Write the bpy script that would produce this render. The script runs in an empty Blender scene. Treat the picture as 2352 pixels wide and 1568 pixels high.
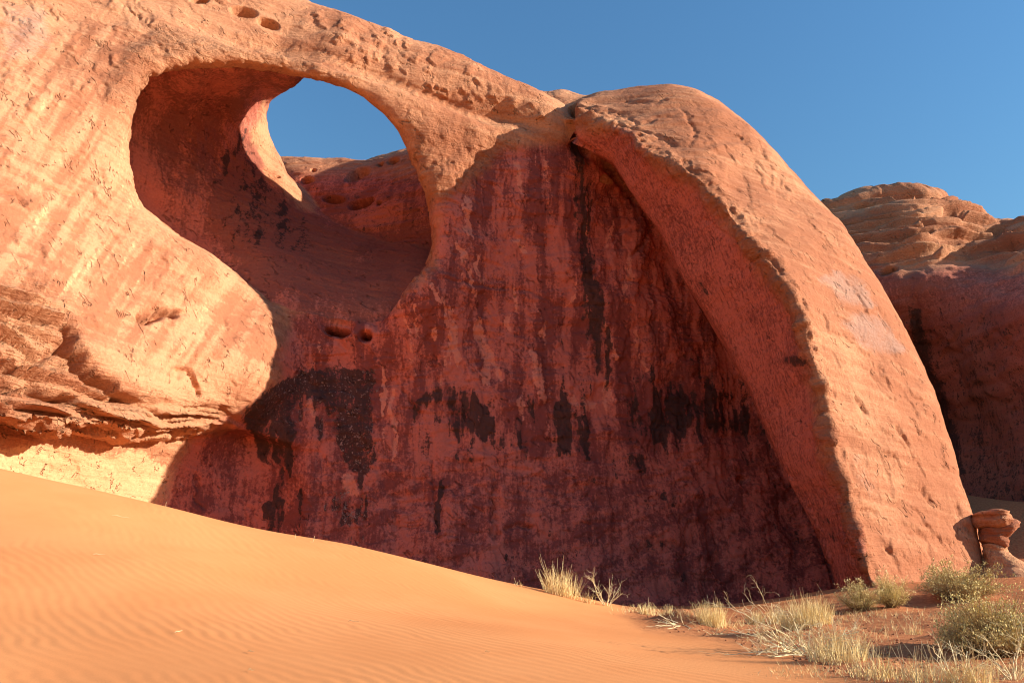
import bpy, math, random
import numpy as np
from mathutils import Vector

# ----------------------------------------------------------------------------
# camera, sky, sun, exposure
# ----------------------------------------------------------------------------
scene = bpy.context.scene
COL = scene.collection
FPX = 1850.0                      # focal length in image pixels (frame 2352 x 1568)
EYE = 1.6
PITCH = math.atan2(1300 - 784, FPX)
CP, SP = math.cos(PITCH), math.sin(PITCH)
cam_d = bpy.data.cameras.new('camera')
cam = bpy.data.objects.new('camera', cam_d)
COL.objects.link(cam)
cam.location = (0, 0, EYE)
cam.rotation_euler = (math.pi / 2 + PITCH, 0, 0)
cam_d.sensor_width = 36.0
cam_d.lens = 36.0 * FPX / 2352.0
cam_d.clip_start = 0.1
cam_d.clip_end = 3000
scene.camera = cam

SUN_AZ, SUN_EL = math.radians(83.0), math.radians(19.0)      # from behind the viewer round to the right
SUN = Vector((math.cos(SUN_EL) * math.sin(SUN_AZ), -math.cos(SUN_EL) * math.cos(SUN_AZ), math.sin(SUN_EL)))
world = bpy.data.worlds.new('World')
scene.world = world
world.use_nodes = True
wn = world.node_tree
wn.nodes.clear()
w_out = wn.nodes.new('ShaderNodeOutputWorld')
w_bg = wn.nodes.new('ShaderNodeBackground')
w_sky = wn.nodes.new('ShaderNodeTexSky')
w_sky.sky_type = 'NISHITA'
w_sky.sun_disc = False
w_sky.sun_elevation = SUN_EL
w_sky.sun_rotation = math.atan2(SUN.x, SUN.y)
w_sky.altitude = 0
w_sky.air_density = 2.1
w_sky.dust_density = 0.0
w_sky.ozone_density = 9.5
w_bg.inputs['Strength'].default_value = 0.092
wn.links.new(w_sky.outputs[0], w_bg.inputs[0])
wn.links.new(w_bg.outputs[0], w_out.inputs[0])

sun_d = bpy.data.lights.new('sun', 'SUN')
sun_d.energy = 4.6
sun_d.angle = math.radians(0.55)
sun_d.color = (1.0, 0.88, 0.72)
sun = bpy.data.objects.new('sun', sun_d)
COL.objects.link(sun)
sun.rotation_euler = SUN.to_track_quat('Z', 'Y').to_euler()

vs = scene.view_settings
vs.view_transform = 'Standard'
vs.look = 'None'
vs.gamma = 1.0
vs.exposure = 1.06
vs.use_curve_mapping = False
scene.cycles.max_bounces = 8
scene.cycles.diffuse_bounces = 5
scene.cycles.use_denoising = True
scene.cycles.filter_width = 1.1

random.seed(7)
RNG = np.random.default_rng(7)

# ----------------------------------------------------------------------------
# helpers
# ----------------------------------------------------------------------------
def pix(u, v, Y):
    """image pixel (u, v) and depth Y to a world point"""
    w = (784.0 - v) / FPX
    t = Y / (CP - w * SP)
    return Vector(((u - 1176.0) / FPX * t, Y, EYE + (SP + w * CP) * t))

def proj(x, y, z):
    c = y * CP + (z - EYE) * SP
    c = np.maximum(c, 0.5)
    return 1176.0 + FPX * x / c, 784.0 - FPX * ((z - EYE) * CP - y * SP) / c

def smin(a, b, k):
    h = np.clip(0.5 + 0.5 * (b - a) / k, 0, 1)
    return b + (a - b) * h - k * h * (1 - h)

def smax(a, b, k):
    return -smin(-a, -b, k)

def sstep(a, b, x):
    t = np.clip((x - a) / (b - a), 0, 1)
    return t * t * (3 - 2 * t)

_P = np.random.default_rng(3).permutation(256).astype(np.int32)
_P = np.concatenate([_P, _P])
_G = np.random.default_rng(5).normal(size=(256, 3)).astype(np.float32)
_G /= np.linalg.norm(_G, axis=1)[:, None]

def perlin(x, y, z):
    x = np.asarray(x, np.float32); y = np.asarray(y, np.float32); z = np.asarray(z, np.float32)
    x, y, z = np.broadcast_arrays(x, y, z)
    xi = np.floor(x); yi = np.floor(y); zi = np.floor(z)
    xf = x - xi; yf = y - yi; zf = z - zi
    X = xi.astype(np.int32) & 255; Yi = yi.astype(np.int32) & 255; Z = zi.astype(np.int32) & 255
    fx = xf * xf * xf * (xf * (xf * 6 - 15) + 10)
    fy = yf * yf * yf * (yf * (yf * 6 - 15) + 10)
    fz = zf * zf * zf * (zf * (zf * 6 - 15) + 10)
    def g(dx, dy, dz):
        h = _P[(_P[(_P[(X + dx) & 255] + Yi + dy) & 255] + Z + dz) & 255]
        q = _G[h]
        return q[..., 0] * (xf - dx) + q[..., 1] * (yf - dy) + q[..., 2] * (zf - dz)
    a = g(0, 0, 0); a = a + fx * (g(1, 0, 0) - a)
    b = g(0, 1, 0); b = b + fx * (g(1, 1, 0) - b)
    a = a + fy * (b - a)
    c = g(0, 0, 1); c = c + fx * (g(1, 0, 1) - c)
    d = g(0, 1, 1); d = d + fx * (g(1, 1, 1) - d)
    c = c + fy * (d - c)
    return (a + fz * (c - a)) * 1.6

def fbm(x, y, z, octv=4, gain=0.5):
    s = 0; a = 1.0; f = 1.0; n = 0
    for i in range(octv):
        s = s + a * perlin(x * f + 17.3 * i, y * f + 9.1 * i, z * f + 4.7 * i)
        n += a; a *= gain; f *= 2.03
    return s / n

class TPS:
    def __init__(self, P, V, reg=1e-4):
        P = np.array(P, float); V = np.array(V, float)
        self.c = P.mean(0); self.s = P.std() + 1e-9
        p = (P - self.c) / self.s
        n = len(p)
        K = self.phi(((p[:, None] - p[None]) ** 2).sum(-1)) + reg * np.eye(n)
        Q = np.hstack([np.ones((n, 1)), p])
        A = np.zeros((n + 3, n + 3))
        A[:n, :n] = K; A[:n, n:] = Q; A[n:, :n] = Q.T
        s = np.linalg.solve(A, np.concatenate([V, np.zeros(3)]))
        self.p, self.w, self.a = p, s[:n], s[n:]
    @staticmethod
    def phi(r2):
        return 0.5 * r2 * np.log(r2 + 1e-12)
    def __call__(self, x, y):
        x = np.asarray(x, float); y = np.asarray(y, float)
        q = np.stack([x.ravel() - self.c[0], y.ravel() - self.c[1]], 1) / self.s
        out = np.empty(len(q))
        for i in range(0, len(q), 40000):
            b = q[i:i + 40000]
            out[i:i + 40000] = self.a[0] + b @ self.a[1:] + self.phi(((b[:, None] - self.p[None]) ** 2).sum(-1)) @ self.w
        return out.reshape(x.shape)

def poly_sd(poly, x, y):
    """signed distance to a polygon, negative inside"""
    P = np.array(poly, float)
    d = np.full(x.shape, 1e18); inside = np.zeros(x.shape, bool)
    for i in range(len(P)):
        a = P[i]; b = P[(i + 1) % len(P)]
        e = b - a
        wx = x - a[0]; wy = y - a[1]
        t = np.clip((wx * e[0] + wy * e[1]) / (e @ e), 0, 1)
        d = np.minimum(d, (wx - e[0] * t) ** 2 + (wy - e[1] * t) ** 2)
        c = ((a[1] > y) != (b[1] > y))
        if abs(e[1]) > 1e-12:
            inside ^= c & (x < a[0] + (y - a[1]) / e[1] * e[0])
    d = np.sqrt(d)
    return np.where(inside, -d, d)

def line_d(pts, x, y):
    """distance to a polyline and the parameter 0..1 along it"""
    P = np.array(pts, float)
    best = np.full(x.shape, 1e18); par = np.zeros(x.shape)
    n = len(P) - 1
    for i in range(n):
        a = P[i]; e = P[i + 1] - a
        t = np.clip(((x - a[0]) * e[0] + (y - a[1]) * e[1]) / (e @ e + 1e-9), 0, 1)
        d = (x - a[0] - e[0] * t) ** 2 + (y - a[1] - e[1] * t) ** 2
        m = d < best
        best = np.where(m, d, best); par = np.where(m, (i + t) / n, par)
    return np.sqrt(best), par

def put(o, label=None, cat=None, group=None, kind=None):
    if label: o['label'] = label
    if cat: o['category'] = cat
    if group: o['group'] = group
    if kind: o['kind'] = kind
    return o

def empty(name, loc=(0, 0, 0)):
    o = bpy.data.objects.new(name, None)
    o.empty_display_size = 0.3
    o.location = loc
    COL.objects.link(o)
    return o

def mesh_obj(name, V, F, mat, parent=None, smooth=True, origin=None):
    me = bpy.data.meshes.new(name)
    V = np.asarray(V, np.float32)
    if origin is not None:
        V = V - np.array(origin, np.float32)
    if isinstance(F, np.ndarray):
        k = F.shape[1]
        me.vertices.add(len(V)); me.vertices.foreach_set('co', V.ravel())
        me.loops.add(F.size); me.loops.foreach_set('vertex_index', F.astype(np.int32).ravel())
        me.polygons.add(len(F))
        me.polygons.foreach_set('loop_start', np.arange(0, F.size, k, dtype=np.int32))
        me.update(calc_edges=True)
    else:
        me.from_pydata([tuple(map(float, p)) for p in V], [], F)
    if smooth:
        me.polygons.foreach_set('use_smooth', np.ones(len(me.polygons), bool))
    me.materials.append(mat)
    o = bpy.data.objects.new(name, me)
    COL.objects.link(o)
    if parent is not None:
        o.parent = parent
        if origin is None:
            o.matrix_parent_inverse.identity()
    elif origin is not None:
        o.location = origin
    return o

def add_attr(me, name, vals):
    a = me.attributes.new(name, 'FLOAT', 'POINT')
    a.data.foreach_set('value', np.asarray(vals, np.float32))

# ----------------------------------------------------------------------------
# materials
# ----------------------------------------------------------------------------
def new_mat(name, rough=0.9, spec=0.15):
    m = bpy.data.materials.new(name)
    m.use_nodes = True
    nt = m.node_tree
    b = nt.nodes['Principled BSDF']
    b.inputs['Roughness'].default_value = rough
    b.inputs['Specular IOR Level'].default_value = spec
    return m, nt, b

class NT:
    """tiny node-graph writer"""
    def __init__(self, nt):
        self.nt = nt
    def n(self, t, **kw):
        x = self.nt.nodes.new(t)
        for k, v in kw.items():
            setattr(x, k, v)
        return x
    def link(self, a, b):
        self.nt.links.new(a, b)
    def set(self, sock, v):
        if isinstance(v, bpy.types.NodeSocket): self.link(v, sock)
        else: sock.default_value = v
    def math(self, op, a, b=0.0, c=0.0, clamp=False):
        x = self.n('ShaderNodeMath', operation=op, use_clamp=clamp)
        self.set(x.inputs[0], a); self.set(x.inputs[1], b); self.set(x.inputs[2], c)
        return x.outputs[0]
    def ramp(self, f, a, b, smooth=True):
        x = self.n('ShaderNodeMapRange', interpolation_type='SMOOTHSTEP' if smooth else 'LINEAR')
        self.set(x.inputs[0], f); x.inputs[1].default_value = a; x.inputs[2].default_value = b
        return x.outputs[0]
    def mix(self, f, a, b):
        x = self.n('ShaderNodeMix', data_type='RGBA')
        self.set(x.inputs[0], f)
        self.set(x.inputs[6], a if isinstance(a, bpy.types.NodeSocket) else (*a, 1))
        self.set(x.inputs[7], b if isinstance(b, bpy.types.NodeSocket) else (*b, 1))
        return x.outputs[2]
    def pos(self):
        return self.n('ShaderNodeNewGeometry').outputs['Position']
    def mapping(self, v, scale=(1, 1, 1), rot=(0, 0, 0), loc=(0, 0, 0)):
        x = self.n('ShaderNodeMapping')
        self.link(v, x.inputs[0])
        x.inputs['Location'].default_value = loc
        x.inputs['Rotation'].default_value = rot
        x.inputs['Scale'].default_value = scale
        return x.outputs[0]
    def noise(self, v, scale, detail=4, rough=0.55, dist=0.0):
        x = self.n('ShaderNodeTexNoise')
        self.link(v, x.inputs['Vector'])
        x.inputs['Scale'].default_value = scale
        x.inputs['Detail'].default_value = detail
        x.inputs['Roughness'].default_value = rough
        x.inputs['Distortion'].default_value = dist
        return x.outputs['Fac']
    def voro(self, v, scale, feature='F1', rnd=1.0):
        x = self.n('ShaderNodeTexVoronoi', feature=feature)
        self.link(v, x.inputs['Vector'])
        x.inputs['Scale'].default_value = scale
        x.inputs['Randomness'].default_value = rnd
        return x.outputs['Distance']
    def attr(self, name):
        return self.n('ShaderNodeAttribute', attribute_name=name).outputs['Fac']
    def bump(self, h, strength, dist, normal=None):
        x = self.n('ShaderNodeBump')
        x.inputs['Strength'].default_value = strength
        x.inputs['Distance'].default_value = dist
        self.link(h, x.inputs['Height'])
        if normal is not None: self.link(normal, x.inputs['Normal'])
        return x.outputs[0]

def warp(g, v, scale, amt):
    x = g.n('ShaderNodeTexNoise')
    g.link(v, x.inputs['Vector'])
    x.inputs['Scale'].default_value = scale
    x.inputs['Detail'].default_value = 3
    s = g.n('ShaderNodeVectorMath', operation='SUBTRACT'); g.link(x.outputs['Color'], s.inputs[0]); s.inputs[1].default_value = (.5, .5, .5)
    k = g.n('ShaderNodeVectorMath', operation='SCALE'); g.link(s.outputs[0], k.inputs[0]); k.inputs['Scale'].default_value = amt
    a = g.n('ShaderNodeVectorMath', operation='ADD'); g.link(v, a.inputs[0]); g.link(k.outputs[0], a.inputs[1])
    return a.outputs[0]

def rock_material():
    m, nt, b = new_mat('sandstone', 0.92, 0.1)
    g = NT(nt)
    P = g.pos()
    mid = g.noise(P, 1.7, 5, 0.66, 0.6)
    fine = g.noise(P, 8.5, 4, 0.72)
    mm = g.math('SUBTRACT', mid, 0.5)
    ff = g.math('SUBTRACT', fine, 0.5)
    drip = g.noise(g.mapping(P, (6.5, 6.5, 0.55)), 1.0, 3, 0.65)
    dd = g.math('SUBTRACT', drip, 0.5)
    bedn = g.noise(g.mapping(P, (0.55, 0.55, 6.5), (0, math.radians(8), 0)), 1.0, 4, 0.62)
    def edge(name, km, kf, lo, hi, kd=0.0):
        s = g.math('ADD', g.attr(name), g.math('MULTIPLY', mm, km))
        if kd: s = g.math('ADD', s, g.math('MULTIPLY', dd, kd))
        return g.ramp(g.math('ADD', s, g.math('MULTIPLY', ff, kf)), lo, hi)
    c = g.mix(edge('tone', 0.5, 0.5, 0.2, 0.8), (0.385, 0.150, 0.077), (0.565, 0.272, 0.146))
    shade_pat = g.attr('patina')  # red rock skin, plus shade painted on the sheltered faces
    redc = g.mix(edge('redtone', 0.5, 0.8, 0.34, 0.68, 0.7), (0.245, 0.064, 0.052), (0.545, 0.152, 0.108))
    c = g.mix(shade_pat, c, redc)
    palec = g.mix(shade_pat, (0.68, 0.385, 0.20), (0.70, 0.240, 0.158))
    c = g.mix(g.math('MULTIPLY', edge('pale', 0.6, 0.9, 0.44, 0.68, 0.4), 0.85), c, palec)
    vm = edge('shade_varnish', 0.75, 1.3, 0.40, 0.66, 0.9)  # dark desert coating, plus shade painted on slope and back cliff
    c = g.mix(g.math('MULTIPLY', vm, 0.9), c, (0.050, 0.030, 0.027))
    sp = g.ramp(g.math('ADD', fine, g.math('MULTIPLY', mm, 0.5)), 0.60, 0.66)
    c = g.mix(g.math('MULTIPLY', g.math('MULTIPLY', sp, vm), g.math('MULTIPLY', g.attr('lichen'), 0.75)), c, (0.42, 0.25, 0.21))
    c = g.mix(g.math('MULTIPLY', edge('grey', 1.0, 0.8, 0.35, 1.1), 0.45), c, (0.37, 0.28, 0.24))
    hs = g.n('ShaderNodeHueSaturation')
    g.link(c, hs.inputs['Color'])
    g.link(g.math('MULTIPLY_ADD', fine, 0.55, 0.73), hs.inputs['Value'])
    g.link(hs.outputs[0], b.inputs['Base Color'])
    rg = g.attr('rugged')
    h = g.math('MULTIPLY', fine, g.math('MULTIPLY_ADD', rg, 0.6, 0.24))
    h = g.math('ADD', h, g.math('MULTIPLY', mid, g.math('MULTIPLY_ADD', rg, 0.6, 0.30)))
    h = g.math('ADD', h, g.math('MULTIPLY', bedn, g.math('MULTIPLY_ADD', rg, 1.1, 0.26)))
    # long hairline cracks, slanting as the joints do
    cq = g.n('ShaderNodeVectorMath', operation='MULTIPLY'); g.link(g.mapping(P, (1, 1, 1), (0, math.radians(38), 0)), cq.inputs[0]); cq.inputs[1].default_value = (1.5, 1.5, .45)
    cr = g.noise(cq.outputs[0], 1.0, 3, 0.6)
    cl = g.math('SUBTRACT', 1.0, g.ramp(g.math('ABSOLUTE', g.math('SUBTRACT', cr, 0.5)), 0.0, 0.020))
    cl = g.math('MULTIPLY', cl, g.ramp(mid, 0.53, 0.62))
    h = g.math('SUBTRACT', h, g.math('MULTIPLY', cl, 0.75))
    g.link(g.bump(h, 1.0, 0.15), b.inputs['Normal'])
    return m

def sand_material():
    m, nt, b = new_mat('sand', 0.95, 0.05)
    g = NT(nt)
    P = g.pos()
    soil = g.attr('soil')  # red soil, plus shade painted on the back sand
    big = g.noise(P, 0.35, 4, 0.55)
    fine = g.noise(P, 60.0, 3, 0.7)
    grit = g.noise(P, 9.0, 6, 0.7)
    c = g.mix(g.ramp(big, 0.35, 0.65), (0.74, 0.308, 0.118), (0.69, 0.272, 0.100))
    c2 = g.mix(g.ramp(grit, 0.4, 0.62), (0.52, 0.215, 0.092), (0.38, 0.130, 0.055))
    c = g.mix(soil, c, c2)
    hs = g.n('ShaderNodeHueSaturation')
    g.link(c, hs.inputs['Color'])
    g.link(g.math('MULTIPLY_ADD', fine, 0.34, 0.83), hs.inputs['Value'])
    g.link(hs.outputs[0], b.inputs['Base Color'])
    h = g.math('ADD', g.math('MULTIPLY', fine, 0.10), g.math('MULTIPLY', g.math('MULTIPLY', grit, soil), 1.5))
    g.link(g.bump(h, 0.8, 0.03), b.inputs['Normal'])
    return m

def plant_material(name, c1, c2, scale=6.0, trans=0.0):
    m, nt, b = new_mat(name, 0.75, 0.2)
    g = NT(nt)
    f = g.noise(g.pos(), scale, 3, 0.6)
    g.link(g.mix(g.ramp(f, 0.35, 0.65), c1, c2), b.inputs['Base Color'])
    if trans:
        b.inputs['Transmission Weight'].default_value = 0.0
    return m

MAT_ROCK = rock_material()
MAT_SAND = sand_material()
MAT_STRAW = plant_material('dry_straw', (0.90, 0.74, 0.38), (0.78, 0.58, 0.26))
MAT_TWIG = plant_material('bleached_twig', (0.90, 0.79, 0.50), (0.76, 0.58, 0.30))
MAT_YELLOW = plant_material('rabbitbrush_leaf', (0.80, 0.66, 0.28), (0.60, 0.48, 0.18))
MAT_SAGE = plant_material('sage_leaf', (0.66, 0.51, 0.23), (0.47, 0.345, 0.15))
MAT_STEM = plant_material('woody_stem', (0.30, 0.20, 0.11), (0.20, 0.12, 0.06))

# ----------------------------------------------------------------------------
# rock: image-pixel faces (u, v and chosen depth) sampled into a solid, then meshed
# ----------------------------------------------------------------------------
GU0, GV0, GST, GNU, GNV = -520.0, -620.0, 8.0, 500, 285
GU, GV = np.meshgrid(GU0 + GST * np.arange(GNU), GV0 + GST * np.arange(GNV), indexing='ij')

def samp(grid, u, v):
    a = np.clip((u - GU0) / GST, 0, GNU - 1.001); b = np.clip((v - GV0) / GST, 0, GNV - 1.001)
    i = a.astype(np.int32); j = b.astype(np.int32)
    fa = (a - i).astype(np.float32); fb = (b - j).astype(np.float32)
    g = grid
    return (g[i, j] * (1 - fa) + g[i + 1, j] * fa) * (1 - fb) + (g[i, j + 1] * (1 - fa) + g[i + 1, j + 1] * fa) * fb

def field(ctrl, reg=1e-4):
    c = np.array(ctrl, float)
    return TPS(c[:, :2], c[:, 2], reg)(GU, GV).astype(np.float32)

class Layer:
    def __init__(self, name, depth, out, thick, k=1.0, kb=1.0, slope=0.85):
        self.name, self.depth, self.out, self.k, self.kb, self.slope = name, depth, out.astype(np.float32), k, kb, slope
        self.thick = thick if isinstance(thick, np.ndarray) else np.full(GU.shape, thick, np.float32)
    def f(self, u, v, y):
        D = samp(self.depth, u, v)
        a = (D - y) * self.slope
        b = samp(self.out, u, v) * (y / FPX)
        c = (y - D - samp(self.thick, u, v)) * self.slope
        return smax(smax(a, b, self.k), c, self.kb)

# --- front: left cliff, span and alcove wall ---------------------------------
front_pts = [
 (-500,-500,28),(-500,-100,25),(-400,300,22.5),(-400,700,20.5),(-400,1000,19.5),(-300,1300,20),
 (0,-150,29.5),(0,200,26.5),(0,500,24.6),(0,700,23.6),(0,850,22.9),(0,950,22.6),(0,1100,23.2),(0,1350,24),
 (150,0,30),(150,300,27.6),(150,600,25.9),(150,800,25.0),(150,930,24.7),(150,1100,26.2),
 (240,150,29.5),(265,300,29.2),(265,450,28.9),(300,550,28.8),(300,700,27.9),(300,850,27.2),(300,950,27.5),(300,1100,29.3),
 (330,150,30.2),(450,630,30.6),(450,750,30.2),(450,880,30.2),(450,1000,31.6),(450,1150,32.4),
 (587,691,34.0),(609,727,33.8),(622,793,33.4),(613,855,33.1),(582,904,32.8),(535,948,32.5),(535,720,32.5),(568,790,32.0),(560,855,31.8),(515,905,31.6),(650,745,35.1),(672,793,35.3),(662,870,35.2),(630,935,35.0),(580,985,34.6),(560,1100,34.2),(560,1250,34.2),
 (720,800,35.8),(660,1000,35.3),(740,950,35.9),(660,1150,35.2),(850,850,36.2),(850,1000,36.2),(850,1150,36),
 (900,790,35.8),(960,700,35.0),(1000,620,35.0),(1015,500,35),(1000,400,34.9),(960,330,34.6),
 (1100,500,36.3),(1100,700,36.8),(1100,900,36.9),(1100,1100,36.5),(1100,1350,35.6),
 (1300,450,37.5),(1300,700,38),(1300,950,37.9),(1300,1200,37),(1300,1400,36),
 (1420,412,39.4),(1500,530,40.2),(1440,640,39.0),(1590,760,40.6),(1500,850,39.6),(1500,1100,38.6),(1500,1400,36.6),
 (1690,920,41.2),(1720,1150,40.2),(1620,1150,39.2),(1700,1400,37.6),(1830,1220,39.8),(1900,1420,37),(2100,1400,38),
 (700,1300,34.8),(900,1400,35.2),(690,730,35.3),(790,748,35.6),(870,755,35.5),
 (300,50,31),(450,50,32),(440,125,31.2),(600,60,33),(560,128,31.9),(690,10,34.6),(760,120,33.1),(700,150,32.8),
 (870,90,34.9),(850,175,33.7),(950,210,34.3),(1000,270,34.7),(1080,180,35.6),(1080,300,35.3),(1110,400,36.1),
 (1200,240,36.1),(1200,320,36.4),(1290,260,36.7),(1300,345,37.2),(1500,300,38),
]
D_front = field(front_pts)
# undercut below the bedded ledges at the left
vl = np.interp(GU, [-500, 0, 220, 390, 520, 620, 760], [930, 963, 985, 992, 975, 1000, 1040])
amt = np.interp(GU, [-500, 0, 300, 420, 560, 700], [2.5, 2.4, 2.1, 1.9, 1.5, 0.0])
D_front += (amt * sstep(0, 18, GV - vl)).astype(np.float32)
# lower band of the span stands proud of the upper lip
gd, gt = line_d([(420,60),(545,98),(640,118),(740,128),(812,160),(905,195),(1000,232),(1090,268),(1180,292),(1250,310)], GU, GV)
gs = np.interp(GU, [420,545,640,740,812,905,1000,1090,1180,1250], [60,98,118,128,160,195,232,268,292,310]) - GV
lip = 1.0 * np.exp(-gd / 70.0) * sstep(-10, 12, gs) * np.interp(GU, [400, 560, 1150, 1260], [0, 1, 1, 0])
D_front += lip.astype(np.float32)

top_line = [(-520,-240),(-200,-215),(0,-190),(300,-130),(500,-66),(690,0),(760,22),(870,62),(980,105),(1080,150),(1170,182),(1240,213),(1300,245),(1330,262),
            (1420,300),(1550,420),(1700,640),(1850,900),(1930,1150),(1960,1300),(1960,1640),(-520,1640)]
rim = [(336,174),(308,226),(291,287),(288,340),(290,375),(301,441),(318,481),(353,507),(392,538),(441,566),(485,594),(529,628),(575,668),(620,700),(661,712),
       (728,728),(794,741),(864,745),(891,734),(926,694),(955,655),(983,617),(994,586),(999,529),(997,485),(983,432),(961,384),(941,346),(917,304),(882,265),
       (829,220),(793,203),(739,187),(692,180),(640,166),(590,155),(528,149),(455,150),(392,157)]
out_front = np.maximum(poly_sd(top_line, GU, GV), -poly_sd(rim, GU, GV))
thick_front = 3.5 + 7 * sstep(520, 200, GU) + 4 * sstep(480, 700, GV) + 2 * sstep(1150, 1350, GU)
L_front = Layer('front', D_front, out_front, thick_front.astype(np.float32), 0.9, 1.5)

# --- the hollow behind the opening --------------------------------------------
hollow_pts = [
 (336,174,34.2),(291,287,35.0),(290,375,35.2),(318,481,36),(392,538,37),(441,566,37.2),(500,602,37),(560,655,36),
 (200,300,34),(220,120,34),(250,520,34),(400,680,35),(600,800,36),(463,80,36.5),(700,90,38.5),(600,110,37),
 (400,250,36.6),(395,350,37.2),(420,450,37.0),(480,525,37.6),(500,260,38.4),(500,400,39.0),(560,310,40.3),(545,500,38.2),
 (600,245,40.6),(590,310,41),(600,420,40.6),(640,500,40),(620,570,37.4),(700,475,42.4),(650,400,41.8),(612,260,41.6),(640,350,42.6),
 (463,158,33.4),(529,158,33.9),(600,164,34.4),(660,178,35),(500,185,35.4),(600,190,37),(650,196,37.5),(690,182,35.8),(560,215,37.3),
 (700,560,38.7),(800,560,40.2),(900,560,41.4),(980,560,41.6),(700,640,36.6),(800,640,37.6),(900,640,38),(970,640,38),
 (661,700,35.6),(728,715,35.9),(800,728,36.1),(860,730,36.3),(1060,620,41.5),(900,810,38),(1060,780,41),(800,500,43.5),(900,500,44),
]
D_hollow = field(hollow_pts)
out_hollow = poly_sd([(230,110),(463,70),(700,80),(740,150),(700,174),(690,182),(650,212),(616,234),(611,262),(617,300),(629,335),(648,364),(662,400),(690,428),
                      (722,460),(742,486),(800,530),(900,545),(1060,540),(1060,790),(880,830),(560,780),(400,650),(280,560),(220,420)], GU, GV)
L_hollow = Layer('hollow', D_hollow, out_hollow, 4.0, 0.7, 1.0)

# --- slickrock rise seen through the opening ----------------------------------
rise_pts = [(560,362,49),(650,364,48),(740,371,48),(840,374,47),(900,357,46),(945,345,45),(1000,330,44),(1100,320,43),
            (650,430,46.5),(720,410,46),(800,450,44.5),(900,420,44),(980,400,43),(760,500,43.2),(850,520,42.4),(950,500,42),(1010,560,41.2),(800,620,41.6),(900,680,41),(1100,700,41.5),(600,600,42)]
D_rise = field(rise_pts)
out_rise = poly_sd([(480,366),(560,364),(650,363),(740,370),(840,373),(900,356),(945,345),(1010,325),(1150,315),(1200,800),(480,800)], GU, GV)
L_rise = Layer('rise', D_rise, out_rise, 9.0, 0.8, 1.5)

# --- the leaning buttress on the right ------------------------------------------
ridge = [(1290,252,36.2),(1314,262,35.6),(1389,284,34.6),(1456,314,33.2),(1480,346,32.7),(1535,376,32.0),(1597,405,31.4),(1640,460,31.0),(1685,500,30.5),(1725,561,30.0),
         (1773,614,29.5),(1804,660,29.2),(1838,720,29.0),(1856,820,28.9),(1890,900,29.0),(1908,1040,28.8),(1935,1112,28.7),(1957,1206,28.5),(1982,1292,28.3),(2003,1340,28.1),(2020,1420,27.9)]
left_edge = [(1310,328,36.0),(1407,376,35.9),(1473,469,35.6),(1522,539,35.3),(1575,645,34.9),(1623,720,34.6),(1685,827,34.1),(1725,906,33.8),(1764,1003,33.4),(1805,1078,33.0),
             (1845,1150,32.6),(1880,1220,32.2),(1905,1290,31.8),(1925,1360,31.4),(1935,1430,31.2)]
right_edge = [(1370,214,37),(1450,202,36.8),(1540,197,36.4),(1600,209,36),(1660,244,35.6),(1720,290,35.2),(1790,365,34.8),(1850,430,34.5),(1900,480,34.3),(1950,545,34),
              (2000,625,33.8),(2040,690,33.6),(2080,760,33.5),(2120,850,33.3),(2150,930,33.2),(2175,1010,33.1),(2200,1090,33),(2220,1150,32.9),(2245,1215,32.8),(2262,1280,32.6),(2268,1340,32.5),(2272,1440,32.4)]
D_bl = field(ridge + left_edge, 2e-3)
D_br = field(ridge + right_edge + [(1700,420,32.6),(1850,560,31.5),(1960,760,30.9),(2040,1000,30.6),(2090,1200,30.4),(2120,1340,30.2)], 2e-3)
D_butt = smax(D_bl, D_br, 0.35)
out_butt = poly_sd([(1300,272),(1310,250),(1340,228),(1370,214),(1450,202),(1540,197),(1600,209),(1660,244),(1720,290),(1790,365),(1850,430),(1900,480),(1950,545),(2000,625),(2040,690),
                    (2080,760),(2120,850),(2150,930),(2175,1010),(2200,1090),(2220,1150),(2245,1215),(2262,1280),(2268,1340),(2272,1640),
                    (1945,1640),(1925,1360),(1905,1290),(1880,1220),(1845,1150),(1805,1078),(1764,1003),(1725,906),(1685,827),(1623,720),(1575,645),(1522,539),(1473,469),(1407,376),(1350,345),(1312,328)], GU, GV)
L_butt = Layer('buttress', D_butt.astype(np.float32), out_butt, 13.0, 0.38, 2.0)

# --- low dome peeping over the saddle -------------------------------------------
D_dome = field([(1200,230,42),(1290,215,42),(1380,240,42),(1290,300,40),(1200,300,40.5),(1400,320,40.5)])
out_dome = poly_sd([(1190,222),(1240,206),(1290,206),(1340,222),(1400,262),(1400,420),(1190,420)], GU, GV)
L_dome = Layer('dome', D_dome, out_dome, 5.0, 0.9, 1.0)

LAYERS = [L_front, L_hollow, L_rise, L_butt, L_dome]

def solid_grid(layers, lo, hi, h, kk=0.35):
    n = [int(round((hi[i] - lo[i]) / h)) + 1 for i in range(3)]
    F = np.empty(n, np.float32)
    ys = (lo[1] + h * np.arange(n[1])).astype(np.float32)[None, :, None]
    zs = (lo[2] + h * np.arange(n[2])).astype(np.float32)[None, None, :]
    for i0 in range(0, n[0], 24):
        i1 = min(n[0], i0 + 24)
        xs = (lo[0] + h * np.arange(i0, i1)).astype(np.float32)[:, None, None]
        u, v = proj(xs, ys, zs)
        yy = np.broadcast_to(ys, u.shape)
        f = None
        for L in layers:
            b = L.f(u, v, yy)
            f = b if f is None else smin(f, b, kk)
        F[i0:i1] = f
    return F

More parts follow.
